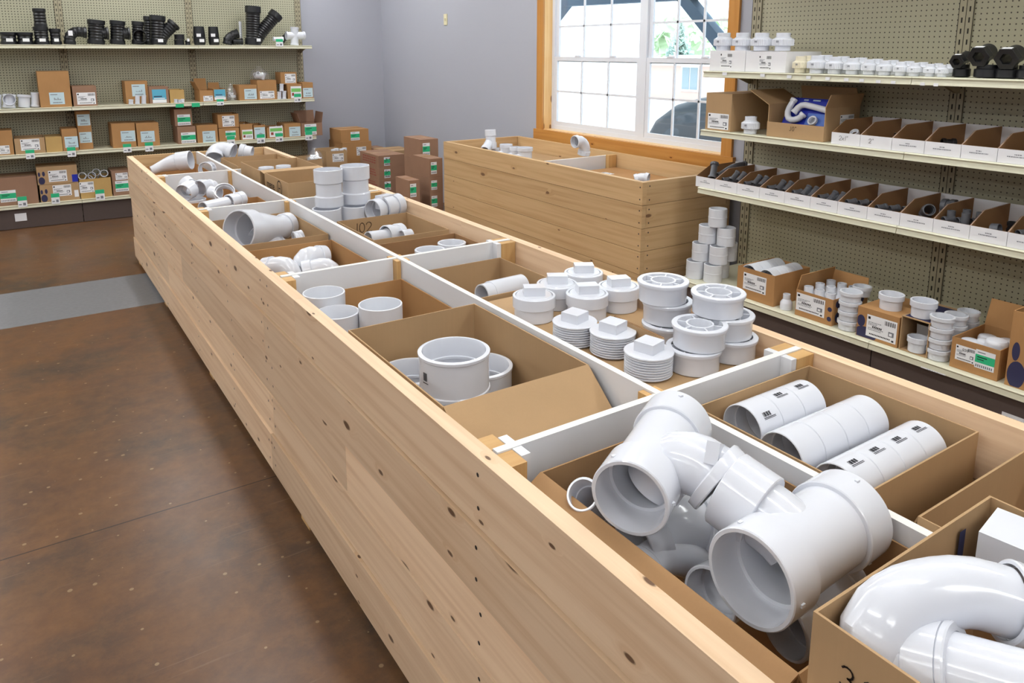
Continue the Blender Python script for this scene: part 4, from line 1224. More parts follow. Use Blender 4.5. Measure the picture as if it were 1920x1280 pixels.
# red printed stack of long cartons
yf = 7.25
zs = [stackz(715, y, yf) for y in (384, 361, 338, 315, 292)]
w0 = P(711, 310, 1, yf).x; dw = .42
zs = [0.0, zs[1]-(zs[3]-zs[2]), zs[1], zs[2], zs[3], zs[4]]
for k in range(5):
    h_ = zs[k+1]-zs[k]
    if h_ < .03: continue
    c = carton(['floor level carton of the red printed stack', 'second lowest carton of the red printed stack', 'third carton up in the red printed stack', 'fourth carton up in the red printed stack', 'topmost carton of the red printed stack'][k], (w0+.055+dw/2*0+.09, yf+.25, zs[k]+.0004), .30, .50, h_-.0008, labels=[('f', .06, .02, .07, min(.11, h_-.04), 'green')], mat='card_r')
    m = MB()
    rn = random.Random(k)
    for r_ in range(3):
        u = .08
        while u < .40:
            wl = rn.uniform(.02, .05); m.quad([(-.1505, .25-u, h_*(.3+.2*r_)), (-.1505, .25-u-wl, h_*(.3+.2*r_)), (-.1505, .25-u-wl, h_*(.3+.2*r_)+.012), (-.1505, .25-u, h_*(.3+.2*r_)+.012)]); u += wl+.012
            m.quad([(-.15+u*.6, -.2506, h_*(.25+.2*r_)), (-.15+u*.6+.02, -.2506, h_*(.25+.2*r_)), (-.15+u*.6+.02, -.2506, h_*(.25+.2*r_)+.01), (-.15+u*.6, -.2506, h_*(.25+.2*r_)+.01)]) if u < .2 else None
    m.build('red_print', M['red'], c)
yf = 7.80; zt = stackz(740, 283, yf); w0 = P(722, 290, 1, yf).x; w1 = P(770, 290, 1, yf).x
carton('flat topped brown carton behind the red printed stack', ((w0+w1)/2+.03, yf+.19, 0), w1-w0, .37, zt, mat='card')
# stack beside the second bin
GS = 'green labelled cartons beside the second bin'
def col(px0, px1, ys, yf, dep, names, lab, wmin=None):
    x0 = P(px0, ys[1], 1, yf).x; x1 = P(px1, ys[1], 1, yf).x
    zz = [stackz(px0, y, yf) for y in ys]
    zz = zz+[0.0] if zz[-1] > .1 else zz[:-1]+[0.0]
    for k in range(len(zz)-1):
        top, bot = zz[k], zz[k+1]
        l_ = (x1-x0)
        carton(names[k], ((x0+x1)/2, yf+dep/2, bot+.0004), l_, dep, top-bot-.0008, labels=[('f', l_*lab[0], (top-bot)*.2, l_*lab[1], min(.13, (top-bot)*.62), 'green')], mat='card_r')
col(806, 830, [298, 334, 362, 395], 6.0, .34, ['front column top carton beside the second bin', 'front column second carton beside the second bin', 'front column third carton beside the second bin', 'front column bottom carton on the floor beside the second bin'], (.10, .45))
col(789, 822, [262, 300, 336, 374], 6.38, .36, ['highest carton of the rear column beside the second bin', 'rear column second carton beside the second bin', 'rear column third carton beside the second bin', 'rear column bottom carton on the floor beside the second bin'], (.12, .40))
yf = 5.95; zt = stackz(775, 338, yf); w0 = P(767, 350, 1, yf).x; w1 = P(787, 350, 1, yf).x
carton('lone small green labelled carton left of the rear column', ((w0+w1)/2, yf+.14, 0), w1-w0, .28, zt, labels=[('f', .01, zt-.15, .06, .12, 'green')], mat='card_r')
# ================================================================== goods on the right run (window wall)
def ryz(px, py, x): return P(px, py, 0, x)
# ---- pipe unions: hub, ribbed nut, hub
UN = {}
def union(key, mat, label, loc, r, h, group=None):
    """upright union: r = nut radius, h = total height"""
    if key not in UN:
        t = thing('pipe_union', label, 'pipe union', loc, 0, group)
        m = MB()
        m.lathe([(.70, 0), (.72, .02), (.72, .28), (.78, .30), (.78, .74), (.66, .76), (.66, .98), (.64, 1.0), (.52, 1.0), (.52, .05), (.52, 0)], 40, closed=True)
        m.build('body', M[mat], t)
        m = MB()
        m.lathe([(.80, .27), (.97, .28), (1.0, .31), (1.0, .62), (.97, .66), (.82, .70)], 72, ribs={1: .0, 2: .022, 3: .022}, closed=False)
        m.build('nut', M[mat], t, sharp=20)
        m = MB()
        for k in range(4): m.quad([(math.cos(a)*1.03, math.sin(a)*1.03, zz) for a, zz in ((-2.9-.07*k, .46), (-2.95-.07*k, .46), (-2.95-.07*k, .56), (-2.9-.07*k, .56))])
        m.build('printed_size', M['inkgrey'], t)
        UN[key] = t
    else:
        t = dup(UN[key], loc, 0, label, group)
    t.scale = (r, r, h)
    return t
z = RS[3]; xf = GRX+0.03
def yz(px, py, x=None): return P(px, py, 0, x if x is not None else xf)
def rbox_px(label, xl, yl, xr, yr, hpx, dep, z, labs=(), xf_=None, **kw):
    """carton on the right run: bottom left/right pixels of its front face and its height in pixels at the left edge"""
    xx = xf_ if xf_ is not None else xf
    a, b = P(xl, yl, 0, xx), P(xr, yr, 0, xx)
    h = hpx*S((xx, a.y, z))
    return rbox(label, a.y, b.y, z, h, dep, labs, xf=xx, **kw)
w1_ = rbox_px('white carton under the two leftmost big unions', 1330, 133, 1396, 136, 37, .30, z, [('white', .30, .15, .35, .75)], mat='white_card', tape=False)
w2_ = rbox_px('white carton under the right pair of big unions', 1397, 134, 1472, 139, 37, .30, z, [('white', .34, .12, .32, .72)], mat='white_card', tape=False)
hb = 37*S((xf, 2.9, z))
G4 = 'four big white unions on the white cartons'
for k, px in enumerate((1356, 1391, 1427, 1467)):
    p = yz(px, 97, xf+.09)
    r = (36 if k < 2 else 39)/2*S(p)
    union('big', 'pvc', ['leftmost big white union, on the left white carton', 'second big white union, on the left white carton', 'third big white union, on the right white carton', 'rightmost big white union, on the right white carton'][k], (xf+.09, p.y, z+hb+.001), r, 33*S(p), G4)
fr = [(1531, 36), (1564, 33), (1597, 32), (1628, 28), (1657, 29), (1687, 26), (1713, 26), (1742, 23), (1764, 22)]
GF = 'front row of small white unions on the top right shelf'
GB = 'back row of small white unions on the top right shelf'
p = yz(1491, 137); union('cream', 'cream', 'cream union in front, left end of the union rows', (xf+.04, p.y, z), 14.5*S(p), 31*S(p))
p = yz(1512, 137, xf+.14); union('cream', 'cream', 'cream union half hidden behind the cream front one', (xf+.15, p.y, z), 13*S(p), 31*S(p))
for k, (px, w) in enumerate(fr):
    py = 139+(px-1531)*.062
    p = yz(px, py, xf+.04); union('small', 'pvc', ORD[k]+' small white union from the left, front row', (xf+.04, p.y, z), w/2*S(p), (33-.045*(px-1531))*S(p), GF)
    px2 = px+15; p = yz(px2, py, xf+.15); union('small', 'pvc', ORD[k]+' small white union from the left, back row', (xf+.15, p.y, z), w/2*S(p)*.98, (33-.045*(px-1531))*S(p), GB)
# black hexagon unions lying towards the aisle
def hexunion(label, c, r, L, tilt=0.25, name='black_hex_union'):
    t = thing(name, label, 'pipe union', c, 0, 'black hexagon unions at the right end')
    Mx = Matrix.Rotation(-PI/2-tilt, 4, 'Y')
    m = MB(); m.lathe([(r*.55, 0), (r*.98, 0), (r, .004), (r, L*.35), (r*.98, L*.36), (r*.52, L*.36), (r*.46, L*.30), (r*.46, .0)], 6, M=Mx @ Matrix.Translation((0, 0, -L*.18)) @ Matrix.Rotation(PI/6, 4, 'Z'), closed=True)
    for i in range(len(m.sm)): m.sm[i] = False
    m.build('hex_nut', M['black'], t)
    m = MB(); m.lathe([(r*.46, -L*.7), (r*.8, -L*.7), (r*.8, -L*.2), (r*.5, -L*.18), (r*.5, L*.0), (r*.46, L*.0)], 28, M=Mx, closed=True); m.build('body', M['black'], t)
    qa = [Mx @ Vector((r*1.005*math.cos(a_), r*1.005*math.sin(a_), zz_)) for a_, zz_ in ((2*PI/3*0, 0),)]
    m = MB(); ux = Mx.to_3x3() @ Vector((0, 0, 1)); best = None
    for j_ in range(6):
        a_ = PI/6+PI/3*j_+PI/6
        nn = Mx.to_3x3() @ Vector((math.cos(a_), math.sin(a_), 0))
        if best is None or nn.z > best[0]: best = (nn.z, nn)
    nn = best[1]; tv = nn.cross(ux).normalized()
    c0 = nn*(r*.868+.0012)-ux*(L*.02)
    m.quad([c0-tv*r*.40-ux*r*.1, c0+tv*r*.40-ux*r*.1, c0+tv*r*.40+ux*r*.32, c0-tv*r*.40+ux*r*.32]); m.build('label', M['paper'], t)
    return t
for k, (px, py, w, n) in enumerate(((1797, 114, 28, 'leftmost smaller'), (1838, 105, 41, 'middle large'), (1890, 109, 45, 'rightmost large'))):
    p = yz(px, py, xf+.05); s_ = S(p); hexunion(n+' black hexagon union facing the aisle', (xf+.05, p.y, p.z), w/2*s_*.98, .10)
for k, (px, py, w) in enumerate(((1800, 143, 30), (1848, 143, 44), (1885, 148, 40), (1925, 150, 40))):
    p = yz(px, py, xf+.08); r = w/2*S(p)
    m = MB(); m.lathe([(r*.7, 0), (r, .004), (r, .035), (r*.82, .04), (r*.82, .055), (r*.55, .055), (r*.55, 0)], 28, closed=True)
    o = m.build('black_union_base', M['black'], None, loc=(xf+.09, p.y, z)); o.name = 'black_flat_union'
    tag(o, ORD[k]+' flat black union from the left, under the hexagon ones', 'pipe union', 'flat black unions below the hexagon ones')
# ---- second shelf of the run
z = RS[2]
rbox_px('closed tan carton with white label at the window end', 1322, 241, 1369, 246, 68, .36, z, [('white', .10, .04, .82, .42)], mat='card', xf_=GRX+.02)
p = yz(1402, 249, GRX+.03); union('single', 'pvc', 'single white union between the closed and the open carton', (GRX+.05, p.y, z), 16.5*S(p), 32*S(p))
a, b = P(1437, 252, 0, GRX+.03), P(1543, 266, 0, GRX+.03)
hh = 31*S((GRX+.03, a.y, z))
oc = carton('open tan carton holding a drain trap on blue card', (GRX+.03+.15, (a.y+b.y)/2, z), a.y-b.y, .30, hh+.08, -PI/2, open_=True, cut=.092, flaps={'l': (.15, 62), 'b': (.10, -20), 'r': (.07, 18)}, mat='card', inside='card')
handwrite('J0"', .022, .0022, M['marker'], (-.03, -.15, hh*.45), (1, 0, 0), (0, 0, 1), oc)
label_mesh(.12, .07, 'white', (( a.y-b.y)/2, -.02, .06), (0, 1, 0), (0, 0, 1), (1, 0, 0), 'label', oc)
# drain trap package
pk = thing('drain_trap_package', 'white drain trap mounted on a blue card in the open carton', 'package', (GRX+.03+.07, (a.y+b.y)/2-.005, z+.068), -PI/2)
Tk = Matrix.Rotation(math.radians(-28), 4, 'X')
wp, hp = (a.y-b.y)*.80, .155
m = MB(); m.box(-wp/2, wp/2, 0, .003, 0, hp, M=Tk); m.build('card_backing', M['royal'], pk)
m = MB(); m.box(-wp*.0, wp*.48, -.001, .0, 0.004, hp*.45, M=Tk); m.build('printed_panel', M['royal2'], pk)
m = MB()
def tp(u, v, d=.022): return Tk @ Vector((-wp/2+u*wp, -d, v*hp))
m.pipe([tp(.14, .88), tp(.10, .45), tp(.16, .18), tp(.27, .10), tp(.40, .18), tp(.47, .36)], .0165, hr=1.2, hl=.016, n=20, t=.002)
m.pipe([tp(.26, .34, .03), tp(.33, .58, .03), tp(.42, .66, .03), tp(.55, .64, .028), tp(.98, .52, .024)], .0165, hubs=(True, False), hr=1.15, hl=.014, n=20, t=.002)
m.build('trap_pipe', M['pvc'], pk)
m = MB(); m.lathe(ring(.026, .016, .009, inner_step=False), 24, M=Matrix.Translation(tp(.68, .16, .004)) @ Tk @ Matrix.Rotation(PI/2, 4, 'X')); m.build('slip_nut', M['pvc'], pk)
m = MB()
for u, L in ((.30, .10), (.50, .16)):
    m.quad([tp(u, .90, .0015), tp(u+L, .90, .0015), tp(u+L, .95, .0015), tp(u, .95, .0015)])
m.build('printed_title', M['pale'], pk)
# ---- open fronted stock bins
def bin_mesh(w, d, hf, hb, sl):
    """white outside (0), brown inside (1)"""
    m = MB(); t = .0025
    m.box(-w/2, w/2, 0, t, 0, hf, fm=[0, 0, 0, 1, 0, 1])
    m.box(-w/2, w/2, d-t, d, 0, hb, fm=[0, 0, 0, 0, 0, 0])
    m.box(-w/2+t, w/2-t, t, d-t, 0, .003, fm=[0, 0, 0, 0, 0, 1])
    for sx in (-1, 1):
        xo, xi = sx*w/2, sx*(w/2-t)
        prof = [(t, 0), (t, hf), (sl, hb*.96), (d-t, hb), (d-t, 0)]
        m.quad([(xo, y, z_) for y, z_ in (prof if sx < 0 else prof[::-1])], 0)
        m.quad([(xi, y, z_) for y, z_ in (prof[::-1] if sx < 0 else prof)], 1)
        for (p, q) in zip(prof[1:4], prof[2:4]):
            m.quad([(xo, p[0], p[1]), (xo, q[0], q[1]), (xi, q[0], q[1]), (xi, p[0], p[1])], 1)
    return m
def stock_bin(label, yl, yr, z, hf, hb, d, writing=None, group=None, dark=True):
    w = yl-yr-.002
    t = thing('stock_bin', label, 'stock bin', (GRX+.012, (yl+yr)/2, z), -PI/2, group)
    bin_mesh(w, d, hf, hb, .11).build('body', [M['white_card'], M['card_in']], t)
    m = MB()
    rn = random.Random(int(yl*1000))
    if writing is None:
        for r_, (u0, u1) in enumerate(((.42, .56), (.24, .74))):
            u = u0
            while u < u1:
                ww = rn.uniform(.015, .05); m.quad([(-w/2+w*u, -.0006, hf*(.62-.16*r_)), (-w/2+w*(u+ww), -.0006, hf*(.62-.16*r_)), (-w/2+w*(u+ww), -.0006, hf*(.69-.16*r_)), (-w/2+w*u, -.0006, hf*(.69-.16*r_))]); u += ww+.012
        m.build('printed_label', M['inkgrey'], t)
    else:
        handwrite(writing, hf*.36, .0016, M['marker'], (-w*.22, 0, hf*.38), (1, 0, 0), (0, 0, 1), t)
    return t
def bounds(pxs, base, slope, x0):
    return [P(px, base+(px-x0)*slope, 0, GRX+.012).y for px in pxs]
ys2 = bounds((1558, 1612, 1671, 1732, 1800, 1868, 1945), 262, .137, 1545)
B2 = []
for k in range(6):
    B2.append(stock_bin(['first white stock bin right of the trap carton', 'second white stock bin on the upper bin row', 'third white stock bin on the upper bin row', 'fourth white stock bin on the upper bin row', 'fifth white stock bin on the upper bin row', 'last white stock bin on the upper bin row, cut by the photo edge'][k], ys2[k], ys2[k+1], RS[2], .058, .118, .345, {0: '2x1"', 1: '2"'}.get(k), 'upper row of white stock bins'))
ys3 = bounds((1304, 1340, 1381, 1423, 1470, 1518, 1569, 1624, 1685, 1747, 1815, 1885, 1962), 346, .217, 1300)
for k in range(12):
    stock_bin((ORD[k]+' white stock bin from the left, lower bin row') if k < 11 else 'last white stock bin of the lower row, cut by the photo edge', ys3[k], ys3[k+1], RS[1], .062, .120, .345, None, 'lower row of white stock bins')
# contents of the stock bins
GG = 'grey fittings in the lower stock bins'
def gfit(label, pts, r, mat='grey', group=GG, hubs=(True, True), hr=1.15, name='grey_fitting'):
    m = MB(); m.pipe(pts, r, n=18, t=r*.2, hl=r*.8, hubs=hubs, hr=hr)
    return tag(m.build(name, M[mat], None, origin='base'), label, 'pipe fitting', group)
def bp(k, u, d, h, ys=ys3, z=RS[1]):
    """point inside stock bin k: u across 0..1, d from the front, h above its floor"""
    return Vector((GRX+.012+d, ys[k]+(ys[k+1]-ys[k])*u, z+.004+h))
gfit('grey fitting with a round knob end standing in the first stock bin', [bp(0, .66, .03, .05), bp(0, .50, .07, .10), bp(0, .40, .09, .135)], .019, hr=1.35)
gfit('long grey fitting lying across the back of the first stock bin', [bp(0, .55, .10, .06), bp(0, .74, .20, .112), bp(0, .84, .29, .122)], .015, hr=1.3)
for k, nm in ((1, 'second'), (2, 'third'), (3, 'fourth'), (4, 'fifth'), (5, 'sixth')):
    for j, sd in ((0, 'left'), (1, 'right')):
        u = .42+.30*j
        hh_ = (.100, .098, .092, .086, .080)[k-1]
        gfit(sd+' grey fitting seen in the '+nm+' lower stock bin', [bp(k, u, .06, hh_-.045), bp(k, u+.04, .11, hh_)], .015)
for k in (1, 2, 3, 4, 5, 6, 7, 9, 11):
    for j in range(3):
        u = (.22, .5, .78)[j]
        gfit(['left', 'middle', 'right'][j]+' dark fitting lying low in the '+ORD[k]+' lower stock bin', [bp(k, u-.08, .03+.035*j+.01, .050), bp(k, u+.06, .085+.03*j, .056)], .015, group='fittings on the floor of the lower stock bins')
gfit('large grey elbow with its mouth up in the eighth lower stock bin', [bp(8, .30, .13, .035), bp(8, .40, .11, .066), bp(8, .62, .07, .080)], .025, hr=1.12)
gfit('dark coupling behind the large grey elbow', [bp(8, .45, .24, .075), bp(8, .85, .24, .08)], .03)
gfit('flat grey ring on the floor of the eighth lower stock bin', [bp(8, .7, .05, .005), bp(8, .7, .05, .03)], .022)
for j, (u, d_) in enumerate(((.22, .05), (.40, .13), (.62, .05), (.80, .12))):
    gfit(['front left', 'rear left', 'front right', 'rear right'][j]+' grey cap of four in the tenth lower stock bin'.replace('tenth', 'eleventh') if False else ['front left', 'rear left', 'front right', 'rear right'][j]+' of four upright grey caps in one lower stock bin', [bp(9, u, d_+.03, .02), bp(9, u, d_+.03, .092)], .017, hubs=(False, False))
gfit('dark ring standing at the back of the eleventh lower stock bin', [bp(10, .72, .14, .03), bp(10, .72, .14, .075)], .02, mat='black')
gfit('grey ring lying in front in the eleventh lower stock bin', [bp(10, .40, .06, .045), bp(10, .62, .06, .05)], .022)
GU = 'dark fittings in the upper stock bins'
gfit('black fitting with a small white sticker in the second upper stock bin', [bp(1, .62, .12, .04, ys2, RS[2]), bp(1, .90, .15, .04, ys2, RS[2])], .022, 'black', GU, name='black_fitting')
gfit('black fitting low in the fourth upper stock bin', [bp(3, .15, .10, .04, ys2, RS[2]), bp(3, .4, .14, .04, ys2, RS[2])], .02, 'black', GU, name='black_fitting')
gfit('black fitting low in the third upper stock bin', [bp(2, .65, .14, .04, ys2, RS[2]), bp(2, .88, .2, .04, ys2, RS[2])], .02, 'black', GU, name='black_fitting')
p0_ = bp(0, .5, .08, .042, ys2, RS[2]); place_lathe('white_ring', ring(.022, .02, .006), p0_, 'white and blue ring in the first upper stock bin', cat='pipe fitting', axis=(-.6, 0, .8), n=24)
# price stickers and tags of the run
for px, py in ((1359, 138), (1430, 141), (1480, 143.5), (1516, 145), (1552, 147), (1587, 149), (1616, 150.5), (1647, 152.5), (1675, 154), (1730, 157), (1755, 158.5)):
    tag_on_shelf('R', 3, px-4, px+4, py-3, py+3, 'plain')
tag_on_shelf('R', 0, 1556, 1593, 628, 640, 'text'); tag_on_shelf('R', 0, 1727, 1773, 688, 702, 'text')
a, b = P(1879, 771, 0, GRX-RBASE+.028), P(1930, 800, 0, GRX-RBASE+.028)
m = MB(); m.box(RBAY[0]-a.y, RBAY[0]-b.y, .0265-RBASE, .0295-RBASE, a.z-.042, a.z); m.build('kick_label', M['paper'], GR['root'])
text_mesh('S14A05', .026, M['ink'], (RBAY[0]-a.y+.012, .026-RBASE, a.z-.031), (1, 0, 0), (0, 0, 1), GR['root'])
# ---- base deck of the run
z = RS[0]; xb = GRX-RBASE+.03
KB = S((xb, 2.6, z))
# pyramid of white couplings
r = 16.5*S((xb+.12, 2.98, z)); h4 = 33*S((xb+.12, 2.98, z))
PYG = 'pyramid of white couplings at the window end of the base deck'
pyr = [(1308, 0, 0.06), (1341, 0, 0.06), (1362, 0, .19), (1316, 1, .12), (1344, 1, .10), (1366, 1, .22), (1327, 2, .15), (1352, 2, .14), (1338, 3, .15)]
names = ['bottom left', 'bottom middle', 'bottom right', 'left of the third tier', 'middle of the third tier', 'right of the third tier', 'left of the second tier', 'right of the second tier', 'topmost']
ybase = 3.005
posn = [(0, .06, ybase), (0, .085, ybase-.115), (0, .20, ybase-.07), (1, .09, ybase-.012), (1, .12, ybase-.12), (1, .225, ybase-.10), (2, .12, ybase-.03), (2, .16, ybase-.135), (3, .14, ybase-.082)]
cp = None
for (lv, dx, yy), nm in zip(posn, names):
    lab = nm+' white coupling of the pyramid by the bin'
    loc = (xb+dx, yy, z+lv*(h4+.0008))
    if cp is None: cp = place_lathe('white_coupling', ring(r, h4, .006, ridge=.001), loc, lab, 'pvc_matte', group=PYG)
    else: copy_mesh(cp, loc, lab, PYG)
def bcart(label, xl, yl, xr, yr, hpx, dep, labs=(), **kw):
    return rbox_px(label, xl, yl, xr, yr, hpx, dep, z, labs, xf_=xb, **kw)
cA = bcart('open carton of lying white couplings next to the pyramid', 1381, 546, 1449, 577, 57, .30, [('ship', .17, .30, .62, .55)], open_=True, mat='card_o')
def local(root, x, y, zz):
    return root.matrix_basis @ Vector((x, y, zz))
def row_of_couplings(root, y0, x0, n, r, L, zz, label, group, d=(0, 1), sep=.0015, mat='pvc', bars=False):
    """n couplings lying in a row inside a carton; d = local direction of the axis"""
    Rm = root.matrix_basis.to_3x3(); dv = Vector((d[0], d[1], 0)).normalized(); ax = Rm @ dv
    first = None
    for k in range(n):
        p = local(root, x0, y0, zz)+ax*(k*(L+sep))
        lab = ORD[k]+label
        o = place_lathe('white_coupling', ring(r, L, .005, ridge=.0006), p, lab, mat, group=group, axis=ax)
DA = .30
yA = (P(1381, 546, 0, xb).y-P(1449, 577, 0, xb).y); hA = 57*S((xb, 2.6, z))
for j, (u, nm) in enumerate(((-.25, 'left'), (.22, 'right'))):
    row_of_couplings(cA, -.13, u*yA, 4, .052, .062, hA-.035, ' white coupling from the front, '+nm+' row of the carton by the pyramid', 'white couplings in the carton by the pyramid', mat='pvc_matte')
cB = bcart('low carton of upright white reducers with torn label', 1490, 588, 1558, 614, 49, .30, [('ship', .02, .22, .78, .68)], open_=True, mat='card_o', flaps={'b': (.06, 8), 'l': (.08, -12)})
def navy_round(root, w, d, h, side='r', sc_=1.0, which=0):
    """round navy blotches printed on one face of a carton"""
    m = MB()
    sets = [((.30, .28, .22, .30), (.75, .74, .14, .2), (.2, .8, .12, .18)), ((.22, .14, .28, .24), (.10, .55, .10, .20), (.40, .60, .12, .22)), ((.5, .30, .34, .33), (.16, .80, .17, .17), (.75, .82, .14, .14))]
    for cx, cz, rx, rz in sets[which]:
        pts = []
        for j in range(22):
            a = 2*PI*j/22
            u = min(max(cx+rx*math.cos(a), .01), .99); v = min(max(cz+rz*math.sin(a), .01), .99)
            if side == 'r': pts.append((w/2+.0004, -d/2+u*d, v*h))
            elif side == 'f': pts.append((-w/2+u*w, -d/2-.0004, v*h))
            else: pts.append((-w/2+u*w, -d/2+v*d, h+.0007))
        m.quad(pts)
    return m.build('printed_pattern', M['navy'], root)
wB = P(1490, 588, 0, xb).y-P(1558, 614, 0, xb).y; hB = 49*S((xb, 2.2, z))
navy_round(cB, wB, .30, hB, 'r', which=0)
m = MB()
for zz in (.25, .62):
    for (x_, z_) in ((wB*.43, hB*zz),):
        m.quad([(x_+.012*math.cos(2*PI*j/16), -.1507, z_+.012*math.sin(2*PI*j/16)) for j in range(16)])
m.build('printed_icons', M['navy'], cB)
RG = 'white reducers standing in the low carton'
def reducer_prof(R, r, h):
    return [(R, 0), (R, h*.42), (R*.96, h*.46), (r, h*.66), (r, h-.001), (r-.001, h), (r-.005, h), (r-.005, h*.6), (R-.006, h*.38), (R-.006, 0)]
rp = None
pos9 = [(1505, 572), (1528, 566), (1546, 554), (1540, 588), (1556, 578), (1572, 571), (1570, 596), (1590, 588), (1560, 603)]
k_ = 0
for i in range(3):
    for j in range(3):
        lx = (wB/2-.041)*(j-1); ly = -.108+.095*i
        pt = local(cB, lx, ly, hB*.52)
        lab = ['front', 'middle', 'rear'][i]+' row '+['left', 'centre', 'right'][j]+' white reducer in the low carton'
        if rp is None: rp = place_lathe('white_reducer', reducer_prof(.034, .023, .085), pt, lab, group=RG)
        else: copy_mesh(rp, pt, lab, RG)
p = P(1472, 583, 0, xb+.03); place_lathe('white_reducer', reducer_prof(.031, .019, .082), (xb+.035, p.y, z), 'single white reducer standing left of the low carton')
def cup(r, h): return [(r*.80, 0), (r*.86, .002), (r*.88, h*.62), (r, h*.66), (r, h-.001), (r-.001, h), (r*.84, h), (r*.80, h*.6), (r*.74, .004), (r*.74, 0)]
def stack(n, px, py, wpx, hpx, label, group, x=xb+.04, z0=None):
    p = P(px, py, 0, x); r = wpx/2*S(p); h = hpx*S(p); f0 = None
    for k in range(n):
        lab = ['bottom', 'second', 'third', 'top', 'uppermost'][k if not (n == 3 and k == 2) else 3]+label
        f0 = place_lathe('white_coupling', cup(r, h-.0008), (x, p.y, (z if z0 is None else z0)+k*h), lab, 'pvc_matte', group=group) if f0 is None else copy_mesh(f0, (x, p.y, (z if z0 is None else z0)+k*h), lab, group)
stack(4, 1589, 625, 40, 18.5, ' white cup of the tall stack between two cartons', 'stack of white cups between the cartons')
cC = bcart('carton with navy prints and label, a white cup on its lid', 1604, 633, 1681, 657, 57, .30, [('ship', .24, .10, .72, .72)], mat='card_o', tape=False)
wC = P(1604, 633, 0, xb).y-P(1681, 657, 0, xb).y; hC = 57*S((xb, 1.85, z))
navy_round(cC, wC, .30, hC, 'f', which=1)
m = MB(); m.box(-wC/2*.55, wC/2, -.05, .148, hC-.0005, hC+.0008); m.build('printed_pattern', M['navy'], cC)
cD = bcart('carton lying on its side with its open mouth facing out', 1684, 658, 1736, 677, 68, .30, (), mat='card', tape=False)
wD = P(1684, 658, 0, xb).y-P(1736, 677, 0, xb).y; hD = 68*S((xb, 1.6, z))
for ch in list(cD.children): bpy.data.objects.remove(ch)
m = MB(); t = .004
m.box(-wD/2, wD/2, -.15, .15, 0, t); m.box(-wD/2, wD/2, -.15, .15, hD-t, hD); m.box(-wD/2, -wD/2+t, -.15, .15, t, hD-t); m.box(wD/2-t, wD/2, -.15, .15, t, hD-t); m.box(-wD/2, wD/2, .146, .15, t, hD-t)
m.build('body', M['card'], cD)
m = MB(); m.box(-wD/2+.01, wD/2-.006, -.14, .12, hD-.0004, hD+.0008); m.build('printed_pattern', M['navy'], cD)
m = MB(); m.box(-wD*.2, wD*.42, -.07, -.067, t+.014, hD*.8, M=Matrix.Rotation(.12, 4, 'X')); m.build('inner_flap', plain('grey_board', (150, 148, 146), 0.7), cD)
def put_cup(root, x, y, zz, r, h, label):
    place_lathe('white_coupling', cup(r, h), local(root, x, y, zz), label, 'pvc', group='single white cups on and in cartons')
kc = S((xb+.08, 1.85, z))
put_cup(cC, wC*.02, -.06, hC+.001, 22*kc, 29*kc, 'white cup standing on the navy lidded carton')
put_cup(cD, -wD*.02, -.09, hD+.001, 22*kc, 30*kc, 'white cup standing on the carton with the open mouth')
put_cup(cD, 0.002, -.118, t+.001, 17*kc, 27*kc, 'white cup inside the carton with the open mouth')
p_ = P(1622, 562, 0, xb+.2); place_lathe('white_coupling', cup(.045, .05), (xb+.2, p_.y+.02, z+.13), 'white cup half hidden behind the tall stack', 'pvc', group='single white cups on and in cartons')
stack(4, 1757, 683, 42, 21, ' white cup of the front stack right of the open mouth', 'front stack of white cups')
stack(4, 1784, 670, 40, 19.5, ' white cup of the middle stack right of the open mouth', 'middle stack of white cups', x=xb+.15)
stack(4, 1808, 656, 38, 18.5, ' white cup of the rear stack right of the open mouth', 'rear stack of white cups', x=xb+.26)
cE = bcart('open carton of white domed caps with a green and white label', 1779, 690, 1868, 719, 58, .28, [('white', .10, .30, .42, .50), ('green', .52, .24, .40, .60)], open_=True, mat='card_o', flaps={'b': (.12, 12)})
wE = P(1779, 690, 0, xb).y-P(1868, 719, 0, xb).y; hE = 58*S((xb, 1.35, z))
text_mesh('030', .017, M['ink'], (-wE/2+wE*.24, -.1402, hE*.66), (1, 0, 0), (0, 0, 1), cE)
def dome(r, h): return [(r-.001, 0), (r, .002), (r, h*.74), (r*.97, h*.84), (r*.86, h*.93), (r*.6, h*.98), (0.004, h)]
for k, (x_, y_, zz) in enumerate(((-.26, -.08, .55), (.02, -.06, .62), (.27, -.075, .80), (-.2, .05, .5), (.2, .06, .52))):
    pt = local(cE, wE*x_, y_, hE*zz-.02)
    place_lathe('white_end_piece', dome(.038 if k != 2 else .043, .075), pt, ['left front', 'middle front', 'tallest right', 'left rear', 'right rear'][k]+' white domed cap in the green labelled carton', 'pvc', group='white domed caps', closed=False)
cF = bcart('big tan carton with large navy round prints at the right edge', 1882, 724, 1990, 764, 145, .34, (), mat='card_o', open_=True)
wF = P(1882, 724, 0, xb).y-P(1990, 764, 0, xb).y; hF = 145*S((xb, 1.1, z))
m = MB()
for cx, cz, rx, rz in ((.18, .18, .16, .19), (.13, .50, .07, .13), (.35, .50, .06, .12)):
    m.quad([(-wF/2+max(.012, (cx+rx*math.cos(2*PI*j/24)))*wF, -.1705, max(.012, cz+rz*math.sin(2*PI*j/24))*hF) for j in range(24)])
m.build('printed_pattern', M['navy'], cF)
# ================================================================== goods in the long bin
def bcarton(label, x0, x1, y0, y1, z0, z1, **kw):
    return carton(label, ((x0+x1)/2, (y0+y1)/2, z0), x1-x0, y1-y0, z1-z0, 0, open_=kw.pop('open_', True), **kw)
FL = 0.119        # top of the bin's bottom board
